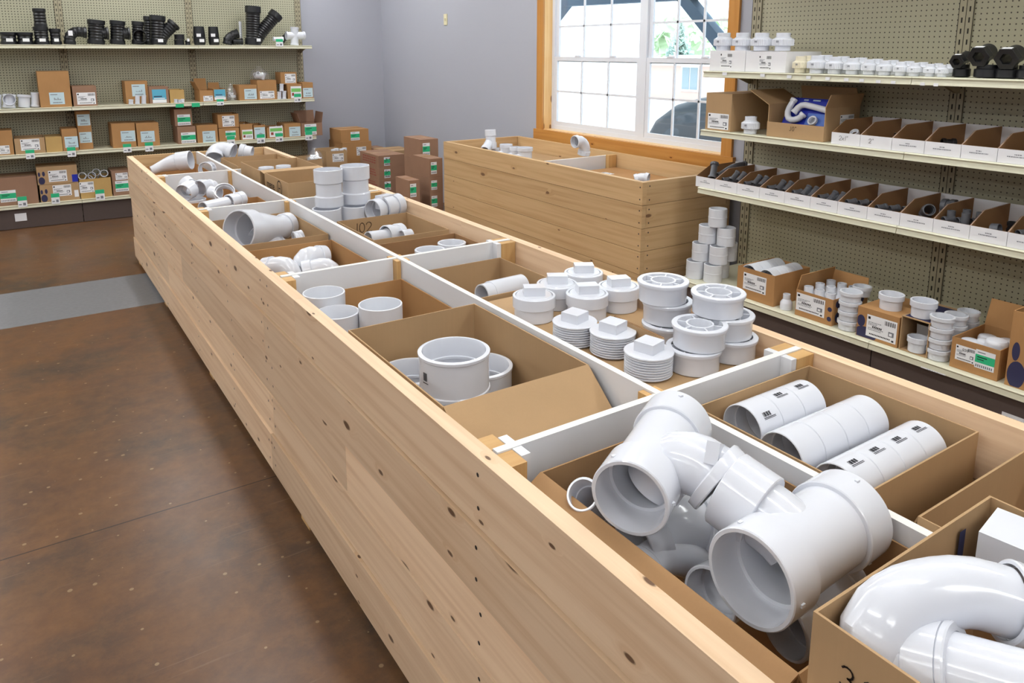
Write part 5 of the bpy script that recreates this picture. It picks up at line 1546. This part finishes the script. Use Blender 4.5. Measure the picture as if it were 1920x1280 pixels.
# ---- nearest left compartment: big white tees
cT = bcarton('long open tan carton with folded flap in the nearest left compartment', .846, 1.25, .535, 1.16, .40, .832, flaps={'l': (.064, 118), 'f': (.06, 150)}, mat='card2')
d0 = depth(P(1180, 935, 2, .90))
def tee(label, ca, cb, dA, dB, R, branch, Rb, hl2=.075):
    a, b = PD(ca[0], ca[1], dA), PD(cb[0], cb[1], dB)
    m = MB()
    m.pipe([a, b], R/1.12, t=.008, hr=1.12, hl=.075, n=56)
    bpts = [PD(*p) for p in branch]
    m.pipe(bpts, Rb, t=.007, hubs=(False, True), hr=1.20, hl=hl2, n=48)
    # moulded collar and small nubs near the sockets
    ax = (b-a).normalized()
    u = ax.orthogonal().normalized(); v = ax.cross(u)
    for s_, off in ((a+ax*.02, .3), (b-ax*.02, 1.0), (a+ax*.02, 2.4), (b-ax*.02, 3.2), (a+ax*.02, 4.4), (b-ax*.02, 5.4)):
        c = s_+(u*math.cos(off)+v*math.sin(off))*R
        m.box(-.004, .004, -.003, .003, -.003, .003, M=Matrix.Translation(c))
    return m
mA = tee('', (1180, 935), (1270, 792), d0, d0+.26, .0745, [(1226, 905, 1.475), (1248, 878, 1.46), (1284, 866, 1.435), (1326, 880, 1.41), (1352, 904, 1.395)], .058, hl2=.022)
for _px, _py, _d in ((1340, 850, 1.385),):
    _c = PD(_px, _py, _d); mA.box(-.028, .028, -.012, .012, -.02, .02, M=Matrix.Translation(_c) @ Matrix.Rotation(.5, 4, 'Z') @ Matrix.Rotation(.5, 4, 'Y'))
tA = solid('white_sweep_tee', mA, M['pvc'], 'big white sweep tee leaning in the carton, its mouth toward the wooden side', 'pipe fitting', 'big white sweep tees')
# square moulded tab on its branch socket
d1 = depth(P(1405, 1085, 2, .86))
mB_ = tee('', (1405, 1086), (1592, 962), d1, d1+.19, .082, [(1492, 1016, 1.303), (1470, 992, 1.315), (1425, 958, 1.345), (1362, 913, 1.385)], .060)
tB = solid('white_sweep_tee', mB_, M['pvc'], 'nearest big white sweep tee, lying with its mouth toward the camera corner', 'pipe fitting', 'big white sweep tees')
pt = [PD(*p) for p in ((1190, 1020, d0+.12), (1260, 985, d0+.16), (1330, 990, d0+.20))]
m = MB(); m.pipe(pt, .060, t=.007, hr=1.14, hl=.05, n=40); solid('white_elbow', m, M['pvc'], 'white elbow in shadow underneath the two big tees', 'pipe fitting')
pt = [PD(*p) for p in ((1190, 1082, d0+.05), (1240, 1040, d0+.10), (1300, 1052, d0+.13), (1330, 1090, d0+.14))]
m = MB(); m.pipe(pt, .036, t=.005, hr=1.14, hl=.04, n=32); solid('white_elbow', m, M['pvc'], 'small white elbow low between the folded flap and the nearest tee', 'pipe fitting')
pt = [PD(*p) for p in ((1330, 1120, d1+.13), (1390, 1085, d1+.20))]
m = MB(); m.pipe(pt, .048, t=.006, hr=1.14, hl=.05, n=32); solid('white_coupling', m, M['pvc'], 'white socket end peeping out left of the nearest tee', 'pipe fitting')
pt = [PD(*p) for p in ((1092, 926, d0+.10), (1130, 962, d0+.19))]
m = MB(); m.pipe(pt, .030, t=.005, hr=1.12, hl=.04, n=32); solid('white_coupling', m, M['pvc'], 'white socket end behind the mouth of the leaning tee', 'pipe fitting')
pt = [PD(*p) for p in ((1420, 1195, d1+.10), (1475, 1235, d1+.06))]
m = MB(); m.pipe([P(1470, 1180, 2, .70), P(1530, 1150, 2, .70), P(1580, 1085, 2, .70)], .05, t=.006, hr=1.1, hl=.05, n=32); solid('white_elbow', m, M['pvc'], 'white pipe bend lying under the nearest tee', 'pipe fitting')
# ---- nearest carton with the big return bends, standing above the rim
c3 = bcarton('nearest tan carton marked by hand, holding big white bends', 0.785, 1.245, -.10, .484, .52, 1.0, mat='card')
q = P(1578, 1284, 0, .785); handwrite('30', .030, .0028, M['marker'], (-.23, q.y-.189, q.z-.52), (0, -1, 0), (0, 0, 1), c3, adv=.95)
label_mesh(.10, .14, 'navy', (.229, .16, .40), (0, -1, 0), (0, 0, 1), (-1, 0, 0), 'printed_pattern', c3)
label_mesh(.018, .085, 'navy', (.142, .284, .375), (-1, 0, 0), (0, 0, 1), (0, -1, 0), 'printed_pattern', c3)
def PZ(px, py, z): return P(px, py, 2, z)
m = MB()
m.pipe([PD(1640, 1215, .95)+Vector((.0, -.02, -.085)), PD(1640, 1200, .95), PD(1668, 1150, .957), PD(1722, 1120, .962), PD(1808, 1108, .965), PD(1890, 1128, .958)], .0425, t=.006, hubs=(True, False), hr=1.14, hl=.045, n=56)
m.pipe([PD(1886, 1127, .958), PD(1985, 1160, .95)], .050, t=.006, hubs=(True, False), hr=1.04, hl=.012, n=56)
solid('white_long_bend', m, M['pvc'], 'large white long bend arching across the nearest carton', 'pipe fitting', sharp=32)
m = MB()
m.pipe([PD(1704, 1238, .945), PD(1798, 1262, .905)], .0575, t=.012, hubs=(True, True), hr=1.0, hl=.01, n=56)
m.pipe([PD(1790, 1261, .907), PD(2010, 1325, .83)], .0455, t=.006, hubs=(False, False), n=56)
solid('white_long_bend', m, M['pvc'], 'front white bend with a wide collar in the nearest carton', 'pipe fitting', sharp=32)
q = P(1875, 1020, 2, .955)
m = MB(); m.box(-.045, .045, -.035, .035, 0, .15); o = m.build('white_block_fitting', M['pvc'], None, loc=(min(q.x, 1.19), q.y-.02, .845), bevel=.012, rotz=.15)
tag(o, 'white square ended fitting standing in the far corner of the nearest carton', 'pipe fitting')
# ---- nearest right compartment
cR = bcarton('open tan carton of lying couplings in the nearest right compartment', 1.335, 1.79, .735, 1.182, .45, .835, mat='card')
LB = 'white couplings lying in rows in the nearest right carton'
def bars_on(o, r, L):
    """small black printed bar code on the upper side of a coupling (local axis z)"""
    m = MB()
    for k in range(9):
        w_ = .0012+.0010*(k % 3)
        for (z0_, z1_, a0, a1) in ((L*.30+k*.0030, L*.30+k*.0030+w_, -.12, .06),):
            m.quad([(math.cos(a)*(r+.0006), math.sin(a)*(r+.0006), zz) for a, zz in ((a0, z0_), (a0, z1_), (a1, z1_), (a1, z0_))])
    for (a0, a1) in ((.10, .125), (.15, .17)):
        m.quad([(math.cos(a)*(r+.0006), math.sin(a)*(r+.0006), zz) for a, zz in ((a0, L*.28), (a0, L*.78), (a1, L*.78), (a1, L*.28))])
    m.build('printed_barcode', M['ink'], o)
def lying_row(n, p0, axis, r, L, name, bars, start=0, twist=()):
    ax = Vector(axis).normalized()
    qd = ax.to_track_quat('Z', 'X')
    for k in range(n):
        m = MB(); m.lathe(ring(r, L, .004, ridge=.0), 52, closed=True)
        o = m.build('white_coupling', M['pvc'], None, loc=Vector(p0)+ax*(k*(L+.0012)))
        o.rotation_euler = (qd.to_matrix() @ Matrix.Rotation(twist[k] if k < len(twist) else 0.0, 3, 'Z')).to_euler()
        tag(o, ORD[k]+name, 'pipe fitting', LB)
        if bars and k in bars: bars_on(o, r, L)
rr, LL = .060, .083
zc = .835-.052
up_ = 0.0
lying_row(3, (1.425, 1.110, zc+.0), (1, 0, 0), rr, .085, ' white coupling from the left, far row of the near right carton', (0, 1, 2), twist=(.75, .12, .1))
lying_row(4, (1.395, .975, zc-.005), (1, .0, 0), rr+.001, .085, ' white coupling from the left, middle row of the near right carton', ())
lying_row(4, (1.395, .832, zc-.012), (1, .0, 0), rr, .085, ' white coupling from the left, near row of the near right carton', (0, 1, 2, 3), twist=(.15, .1, .12, .1))
cR2 = bcarton('second tan carton in the nearest right compartment, cut by the photo edge', 1.32, 1.80, .05, .625, .45, .855, mat='card', flaps={'b': (.09, 158), 'l': (.09, 165)})
# ---- second left compartment: pipe stubs and big couplings
cP = bcarton('open carton marked by hand with three tall pipe stubs', .786, 1.245, 2.13, 2.668, FL+.002, .795, mat='card_o', inside='card_o')
q = P(803, 574, 0, 1.24); handwrite('1D0', .042, .0026, M['marker'], (.2275, q.y-2.399, q.z-FL), (0, -1, 0), (0, 0, 1), cP)
PS = 'white pipe stubs standing in the hand marked carton'
for k, (px, py, w, zt, nm) in enumerate(((607, 547, 78, .83, 'rear left'), (632, 584, 82, .800, 'front left'), (713, 569, 82, .825, 'right'))):
    p = P(px, py, 2, zt); r_ = w/2*S(p)
    place_lathe('white_pipe_stub', ring(r_, .55, .006, inner_step=False), (p.x, p.y, zt-.55), nm+' white pipe stub standing in the hand marked carton', 'pvc_matte', 'pipe', PS, n=56)
cK = bcarton('open carton with hanging flap holding big white couplings', .79, 1.24, 1.48, 2.085, FL+.002, .86, mat='card', flaps={'f': (.20, 128)})
KS = 'big white couplings in the carton with the hanging flap'
p = P(851, 705, 1, 1.80)
zr = .752
def bigc(px, py, zt, r_, h_, lab, sticker=False):
    q_ = P(px, py, 2, zt)
    o = place_lathe('white_coupling', [(r_-.003, 0), (r_+.003, .002), (r_+.003, .012), (r_, .015), (r_, h_-.012), (r_+.003, h_-.009), (r_+.003, h_-.002), (r_-.001, h_), (r_-.008, h_), (r_-.010, h_-.006), (r_-.010, h_*.54), (r_-.014, h_*.53), (r_-.014, h_*.47), (r_-.010, h_*.46), (r_-.010, 0)], (q_.x, q_.y, zt-h_), lab, 'pvc', group=KS, n=64)
    if sticker:
        m = MB()
        view = math.atan2(-q_.y, -q_.x)
        for k in range(10):
            a = view-1.02+k*.018; m.quad([(math.cos(t_)*(r_+.0008), math.sin(t_)*(r_+.0008), zz) for t_, zz in ((a, h_*.46), (a+.008+.005*(k % 2), h_*.46), (a+.008+.005*(k % 2), h_*.66), (a, h_*.66))])
        m.quad([(math.cos(t_)*(r_+.0008), math.sin(t_)*(r_+.0008), zz) for t_, zz in ((view-1.04, h_*.40), (view-.80, h_*.40), (view-.80, h_*.42), (view-1.04, h_*.42))])
        m.build('printed_barcode', M['ink'], o)
    return o
q_ = P(851, 655, 2, .878)
bigc(851, 655, .878, .0985, .120, 'topmost big white coupling with a small bar code', True)
bigc(900, 683, .752, .098, .12, 'right big white coupling below the topmost one')
bigc(770, 694, .748, .098, .12, 'left big white coupling below the topmost one')
bigc(832, 748, .752, .098, .12, 'front big white coupling below the topmost one')
# ---- third left compartment
cW = bcarton('open carton holding one big white wye in the third left compartment', .787, 1.245, 3.50, 4.118, .45, .81, mat='card')
m = MB()
def PY(px, py, y): return P(px, py, 1, y)
a = PY(446, 434, 3.66); b = PY(540, 420, 3.95)
b2 = PY(553, 436, 3.78)
m.pipe([PY(447, 432, 3.78), PY(500, 428, 3.89), PY(532, 426, 3.95)], .092, t=.008, hubs=(True, False), hr=1.14, hl=.085, n=48, R1=.060)
m.pipe([PY(514, 429, 3.92), PY(541, 421, 3.99)], .060, t=.006, hubs=(False, True), hr=1.15, hl=.045, n=40)
m.pipe([PY(480, 440, 3.86), PY(505, 458, 3.88), PY(525, 474, 3.88)], .065, t=.006, hubs=(False, True), hr=1.12, hl=.05, n=40)
m2p = [PY(470, 440, 3.74), PY(505, 425, 3.84), PY(528, 412, 3.90), PY(541, 403, 3.93)]
solid('white_wye', m, M['pvc'], 'big white pipe wye lying with its wide mouth toward the bin side', 'pipe fitting')
m = MB(); m.pipe([PY(552, 450, 3.74), PY(568, 446, 3.74)], .04, t=.006, n=32); solid('white_coupling', m, M['pvc'], 'white socket edge right of the big wye', 'pipe fitting')
cE2 = bcarton('open carton of white elbows in the third left compartment', .805, 1.225, 2.812, 3.40, .45, .805, mat='card_o', flaps={'l': (.05, 25)})
EL = 'white elbows in the third left compartment'
def elbow(label, pts, r_, group=None, **kw):
    m = MB(); m.pipe(pts, r_, t=.006, hr=1.13, hl=kw.get('hl', .045), n=40, hubs=kw.get('hubs', (True, True)), R1=kw.get('R1'))
    return solid('white_elbow', m, M['pvc'], label, 'pipe fitting', group)
def el90(label, px, py, z, ang, r_, group):
    c = P(px, py, 2, z); d = Vector((math.cos(ang), math.sin(ang), 0)); zz = Vector((0, 0, 1))
    elbow(label, [c-d*.055-zz*.12, c-d*.052-zz*.045, c-d*.02+zz*.008, c+d*.045+zz*.0, c+d*.08-zz*.008], r_, group, hl=.04)
el90('left white elbow showing its round back', 528, 506, .735, 2.3, .052, EL)
el90('rear right white elbow with its mouth turned right', 581, 486, .75, .35, .050, EL)
el90('front white elbow against the white divider', 604, 506, .72, 2.75, .046, EL)
# ---- fourth left compartment
cG = bcarton('low open carton of white fittings just behind the second divider', .80, 1.235, 4.262, 4.72, .45, .80, mat='card_o')
cH = bcarton('low open carton of white fittings in the fourth left compartment', .80, 1.235, 4.76, 5.428, .45, .76, mat='card_o')
F4 = 'white fittings in the fourth left compartment'
def wf(label, parts, group, name='white_fitting'):
    m = MB()
    for pts, r_, kw in parts: m.pipe(pts, r_, **dict(dict(t=.005, hr=1.13, hl=.04, n=32), **kw))
    return solid(name, m, M['pvc'], label, 'pipe fitting', group)
Z4 = 5.0
wf('left white wye with two stubby arms, fourth left compartment', [([PY(344, 362, 4.95), PY(358, 353, 5.0)], .05, {}), ([PY(346, 342, 5.05), PY(360, 353, 5.0)], .046, dict(hubs=(True, False)))], F4)
wf('white socket facing left beside the stubby wye', [([PY(372, 354, 5.08), PY(384, 350, 5.14), PY(398, 354, 5.17)], .05, {})], F4)
wf('white socket facing up at the right, fourth left compartment', [([PY(421, 368, 4.88), PY(421, 358, 4.84)], .056, dict(hl=.02))], F4)
wf('white pipe arm between the two white sockets', [([PY(394, 360, 5.0), PY(412, 364, 4.95)], .04, dict(hubs=(False, False)))], F4)
p_ = P(364, 374, 2, .775); place_lathe('white_end_piece', ring(.072, .12, .006), (p_.x, p_.y, .66), 'wide white ring standing behind the second divider at left', group=F4)
wf('long white wye lying behind the second divider', [([PY(380, 390, 4.36), PY(425, 380, 4.46)], .036, dict(hubs=(False, False))), ([PY(428, 379, 4.46), PY(454, 372, 4.52)], .040, {})], F4)
# ---- fifth left compartment
cI = bcarton('open carton with one long white bend in the farthest left compartment', .80, 1.235, 5.58, 6.62, .45, .78, mat='card_o')
elbow('long white bend lying in the farthest left compartment', [PY(284, 320, 6.3), PY(306, 311, 6.3), PY(334, 303, 6.25), PY(358, 300, 6.2)], .034, None, hl=.10, hubs=(False, True), R1=.066)
m = MB(); m.pipe([PY(385, 318, 5.7), PY(392, 316, 5.75)], .05, t=.005, n=28); solid('white_coupling', m, M['pvc'], 'white socket edge near the first divider corner', 'pipe fitting')
# ---- second right compartment: plugs, cleanouts, reducers on flattened cartons
ZP = .795
carton('tan carton lying under the plugs and reducers in the second right compartment', (1.555, 1.765, .43), .50, .95, ZP-.43-.001, 0, mat='card', tape=False, name='cardboard_carton')
CO = 'white cleanout adapters with square plugs'
cprot = None
def cleanout(label, px, py, rz):
    global cprot
    p = P(px, py, 2, ZP); p.x = min(p.x, 1.7405); r_ = .0735; h = .085
    if cprot is None:
        t = thing('cleanout_adapter', label, 'pipe fitting', (p.x, p.y, ZP), rz, CO)
        m = MB(); m.lathe([(r_*.90, 0), (r_*.92, .002), (r_*.92, h*.50), (r_, h*.54), (r_, h-.002), (r_-.002, h), (r_*.88, h), (r_*.86, h*.8), (.01, h*.8)], 52); m.build('body', M['pvc'], t)
        m = MB(); m.lathe([(r_*.86, h*.81), (r_*.86, h*.97), (r_*.80, h*1.02), (.005, h*1.0)], 52); pl_ = m.build('plug', M['pvc'], t)
        m = MB(); m.box(-.036, .036, -.024, .024, h*.98, h*.98+.032); m.build('square_head', M['pvc'], pl_, bevel=.002)
        cprot = t
    else: dup(cprot, (p.x, p.y, ZP), rz, label, CO)
for px, py, rz, lab in ((1001, 596, -.50, 'front left white cleanout adapter beside the lying pipe'), (1044, 572, -.55, 'rear left white cleanout adapter behind the front two'), (1100, 592, -.42, 'front right white cleanout adapter nearest the plugs'), (1101, 548, -.55, 'farthest white cleanout adapter by the wooden wall'), (1163, 576, -.35, 'rightmost white cleanout adapter by the first reducer stack')):
    cleanout(lab, px, py, rz)
PG = 'white threaded plugs with square heads'
pprot = None
def plug(label, x, y, z, rz):
    global pprot
    if pprot is None:
        r_ = .071
        t = thing('threaded_plug', label, 'pipe plug', (x, y, z), rz, PG)
        prof = [(r_*.84, 0)]
        for k in range(8):
            prof += [(r_*.85, .003+k*.0075), (r_*.97, .0060+k*.0075), (r_*.97, .0078+k*.0075)]
        prof += [(r_*.90, .0635), (r_*.985, .0645), (r_, .066), (r_, .0685), (r_*.98, .070), (.004, .071)]
        m = MB(); m.lathe(prof, 64); m.build('threaded_body', M['pvc'], t, sharp=15)
        m = MB(); m.box(-.031, .031, -.031, .031, .070, .100); m.build('square_head', M['pvc'], t, bevel=.0025)
        pprot = t
        return t
    return dup(pprot, (x, y, z), rz, label, PG)
for px, py, rz, nm in ((1215, 700, .25, 'front'), (1148, 660, .28, 'middle'), (1077, 640, .30, 'rear')):
    p = P(px, py, 2, ZP)
    plug(nm+' white threaded plug with a square head', p.x, p.y, ZP+(.0006 if nm != 'rear' else -.0), rz)
tr_ = thing('cardboard_carton', 'cut down carton whose torn wall stands between plugs and reducers', 'box', (1.5, 1.64, ZP+.0005))
a, b = P(1153, 592, 2, ZP+.085), P(1244, 633, 2, ZP+.085)
m = MB(); dvec = Vector((b.x-a.x, b.y-a.y, 0)); L_ = dvec.length; ang = math.atan2(dvec.y, dvec.x)
m.box(0, L_, -.003, .003, 0, .084, M=Matrix.Translation((a.x-1.5, a.y-1.64, 0)) @ Matrix.Rotation(ang, 4, 'Z')); m.build('side_wall', M['card'], tr_)
m = MB()
n_ = 28
for k in range(n_):
    u0, u1 = L_*k/n_, L_*(k+.5)/n_
    m.box(u0, u1, -.0035, .0035, .0835, .0852, M=Matrix.Translation((a.x-1.5, a.y-1.64, 0)) @ Matrix.Rotation(ang, 4, 'Z'))
m.build('torn_edge', M['card_in'], tr_)
# spoked reducers in stacks
RGp = 'white spoked reducer bushings'
rprot = None
def bushing(label, x, y, z):
    global rprot
    r_, h = .0805, .066
    if rprot is None:
        m = MB()
        m.lathe([(r_*.90, 0), (r_*.92, .002), (r_*.92, h-.020), (r_*.98, h-.012), (r_, h-.008), (r_, h-.002), (r_-.002, h), (r_*.80, h), (r_*.79, h-.003), (r_*.79, .0)], 60, closed=True)
        m.lathe([(r_*.42, .0), (r_*.50, .0), (r_*.50, h-.002), (r_*.49, h), (r_*.43, h), (r_*.42, h-.002)], 44, closed=True)
        for k in range(6):
            m.box(r_*.485, r_*.80, -.0022, .0022, .004, h-.0015, M=Matrix.Rotation(PI/3*k+.3, 4, 'Z'))
        m.lathe([(r_*.48, .010), (r_*.80, .010), (r_*.80, .014), (r_*.48, .014)], 44, closed=True)
        o = m.build('reducer_bushing', M['pvc'], None, loc=(x, y, z)); rprot = tag(o, label, 'pipe fitting', RGp)
        return o
    o = copy_mesh(rprot, (x, y, z), label, RGp); o.rotation_euler.z = random.uniform(0, 1)
    return o
hb_ = .0668
for (stk, nm) in (([(1299, 688), (1315, 675)], 'front'), ([(1250, 640), (1236, 655), (1248, 652)], 'left'), ([(1387, 660), (1374, 664), (1353, 664)], 'right')):
    for k, (px, py) in enumerate(stk):
        p = P(px, py, 2, ZP)
        if k == 0: base_p = p
        lab = {2: ['bottom', 'top'], 3: ['bottom', 'middle', 'top']}[len(stk)][k]+' reducer bushing of the '+nm+' stack'
        off = [(0, 0), (.010, .014), (-.006, .02)][k] if nm != 'right' else [(0, 0), (-.006, .012), (-.030, .03)][k]
        if nm == 'front' and k == 1: off = (.016, -.004)
        bushing(lab, min(base_p.x, 1.735)+off[0], base_p.y+off[1], ZP+.0006+k*hb_)
p = P(1302, 588, 2, ZP+.06)
t_ = thing('cleanout_adapter', 'white square headed fitting half hidden between the rear reducer stacks', 'pipe fitting', (1.735, 1.70, ZP+.0006))
m = MB(); m.lathe([(.05, 0), (.052, .002), (.052, .09), (.045, .092), (.004, .092)], 40); m.build('body', M['pvc'], t_)
m = MB(); m.box(-.03, .03, -.03, .03, .093, .125); m.build('square_head', M['pvc'], t_, bevel=.002)
cX = bcarton('low carton with a lying white pipe against the third divider', 1.30, 1.73, 2.26, 2.685, .45, .805, mat='card')
wf('white repair pipe with a sleeve lying in the low carton', [([PY(903, 553, 2.40), PY(967, 538, 2.43)], .043, dict(hubs=(False, False))), ([PY(918, 549, 2.41), PY(978, 535, 2.44)], .047, dict(hubs=(False, False)))], None, 'white_pipe')
# ---- third right compartment
cM = bcarton('open carton marked 102 by hand in the third right compartment', 1.365, 1.77, 3.22, 3.70, .45, .82, mat='card')
q = P(668, 437, 1, 3.695); handwrite('102', .052, .0032, M['marker'], (q.x-1.5675, .235, q.z-.45), (1, 0, 0), (0, 0, 1), cM)
F3 = 'white fittings in the carton marked by hand'
wf('white pipe with a collar lying low in the hand marked carton', [([PY(690, 447, 3.40), PY(735, 441, 3.44)], .035, dict(hubs=(False, True))), ([PY(722, 441, 3.42), PY(752, 436, 3.46)], .045, {})], F3)
wf('white socket tip at the right of the hand marked carton', [([PY(752, 443, 3.38), PY(770, 441, 3.39)], .03, {})], F3)
cN = bcarton('low dark carton with white rings before the third divider', 1.365, 1.775, 2.792, 3.17, .45, .81, mat='card_in', inside='card_in')
RN = 'white rings in the low dark carton'
for px, py, w, nm in ((806, 467, 54, 'front left'), (847, 454, 50, 'rear'), (874, 465, 44, 'right')):
    p = P(px, py, 2, .80); r_ = w/2*S(p); place_lathe('white_ring', ring(r_, .11, .007, lip=.012), (p.x, p.y, .69 if nm != 'right' else .675), nm+' white ring in the low dark carton', group=RN)
HS = 'white hub couplings stacked by the far corner'
def hubc(label, x, y, z, r_, h):
    return place_lathe('white_hub_coupling', [(r_-.002, 0), (r_, .002), (r_, h*.27), (r_*.90, h*.30), (r_*.90, h*.62), (r_, h*.65), (r_, h-.002), (r_-.002, h), (r_-.008, h), (r_-.010, h*.66), (r_*.82, h*.62), (r_*.82, h*.30), (r_-.010, h*.27), (r_-.008, 0)], (x, y, z), label, 'pvc', group=HS, n=52)
zs_ = P(620, 385, 1, 3.95).z
hubc('left upper white hub coupling of the stack', 1.420, 3.95, zs_, .079, .205)
hubc('right upper white hub coupling of the stack', 1.588, 3.98, zs_-.006, .082, .215)
hubc('left lower white hub coupling of the stack', 1.385, 3.90, zs_-.2065, .079, .205)
hubc('right lower white hub coupling of the stack', 1.556, 3.92, zs_-.222, .079, .215)
carton('carton under the stacked hub couplings in the third right compartment', (1.515, 3.935, FL+.001), .43, .385, zs_-.224-FL, 0, mat='card', tape=False)
m = MB()
a, b = PY(699, 396, 3.77), PY(748, 383, 3.84)
m.pipe([a, b], .056, t=.006, hr=1.16, hl=.05, n=44)
c_ = a.lerp(b, .45); ax = (b-a).normalized()
m.pipe([c_-ax*.03, c_+ax*.035], .074, t=.01, hubs=(False, False), n=44)
m.box(-.045, .045, -.028, .028, 0, .075, M=Matrix.Translation(c_) @ Matrix.Rotation(math.atan2(ax.y, ax.x), 4, 'Z'))
solid('white_check_valve', m, M['pvc'], 'white valve body with a wide middle lying beside the stacked couplings', 'valve')
# ---- fourth right compartment
cQ = bcarton('empty open carton with printed lettering by the second divider', 1.325, 1.72, 4.385, 4.87, .55, .925, mat='card', flaps={})
text_mesh('mene', .075, M['ink'], (-.1975, .195, .375-.085), (0, -1, 0), (0, 0, 1), cQ)
rg = MB()
for k in range(24):
    a0_, a1_ = 2*PI*k/24, 2*PI*(k+1)/24
    rg.quad([(-.1987, -.075+math.cos(a)*r_, .318+math.sin(a)*r_) for a, r_ in ((a0_, .050), (a1_, .050), (a1_, .043), (a0_, .043))])
for y_ in (-.055, -.090):
    rg.quad([(-.1987, y_, .293), (-.1987, y_-.005, .293), (-.1987, y_-.005, .343), (-.1987, y_, .343)])
rg.quad([(-.1987, -.055, .315), (-.1987, -.095, .315), (-.1987, -.095, .321), (-.1987, -.055, .321)])
rg.build('printed_emblem', M['ink'], cQ)
cS = bcarton('open carton with white ring tops in the fourth right compartment', 1.32, 1.725, 4.96, 5.445, .55, .925, mat='card', flaps={'f': (.085, 97)})
RT = 'white sockets in the fourth right carton'
for px, py, nm in ((499, 313, 'left rear'), (531, 310, 'right rear'), (486, 319, 'left front'), (541, 316, 'right front')):
    p = P(px, py, 2, .90 if 'rear' in nm else .885); place_lathe('white_ring', ring(.052, .10, .006), (p.x, p.y, p.z-.10), nm+' white socket in the fourth right carton', group=RT)
# ---- farthest right compartment
cU = bcarton('open carton in the farthest right compartment with white elbows behind it', 1.33, 1.77, 5.562, 6.10, .45, .875, mat='card')
FE = 'white elbows at the far end of the bin'
wf('far white elbow with its mouth to the right', [([PY(402, 296, 6.30), PY(404, 284, 6.35), PY(420, 280, 6.35), PY(438, 285, 6.30)], .060, {})], FE, 'white_elbow')
wf('far white wye arm sloping to the right beside the elbow', [([PY(450, 283, 6.35), PY(473, 287, 6.30)], .055, dict(hubs=(True, False)))], FE, 'white_elbow')
# ================================================================== goods in the second bin
carton('tan carton filling the far half of the second bin', (3.53, 5.07, .45), .70, 1.1, .35, 0, mat='card', tape=False)
carton('tan carton filling the near half of the second bin', (3.53, 4.02, .45), .68, .66, .36, 0, labels=[('t', .30, .42, .16, .10, 'white')], mat='card_o', tape=False)
cV = bcarton('low open carton at the near end of the second bin', 3.2, 3.85, 3.36, 3.66, .45, .83, mat='card_o')
SB = 'white fittings standing in the second bin'
zb = .801
def PX(px, py, x): return P(px, py, 0, x)
wf('tall white wye standing in the second bin', [([PX(921, 279, 3.36), PX(919, 243, 3.36)], .043, dict(hl=.055)), ([PX(919, 265, 3.36), PX(909, 283, 3.26)], .038, dict(hubs=(False, True)))], SB)
for k, (px, py, py2, w) in enumerate(((930, 285, 277, 15), (949, 284, 270, 24), (966, 288, 275, 22), (984, 290, 276, 30))):
    p = PX(px, py, 3.40); r_ = w/2*S(p)
    wf(['first', 'second', 'third', 'last'][k]+' white fitting in the row beside the tall wye', [([Vector((p.x, p.y, zb+.004)), Vector((p.x, p.y, PX(px, py2, 3.40).z))], r_*.9, dict(hl=.03)), ([Vector((p.x-.02, p.y, zb+.06)), Vector((p.x-.10, p.y+.01, zb+.045))], r_*.55, dict(hubs=(False, True), hl=.02))], SB)
wf('white elbow rising above the second bin with its mouth turned left', [([PX(1094, 290, 3.66), PX(1096, 275, 3.66), PX(1088, 265, 3.62), PX(1077, 266, 3.56)], .043, dict(hl=.035))], SB, 'white_elbow')
wf('small white elbow at the near end of the second bin', [([PX(1190, 337, 3.36), PX(1205, 333, 3.40), PX(1216, 335, 3.42)], .032, dict(hl=.025))], SB, 'white_elbow')
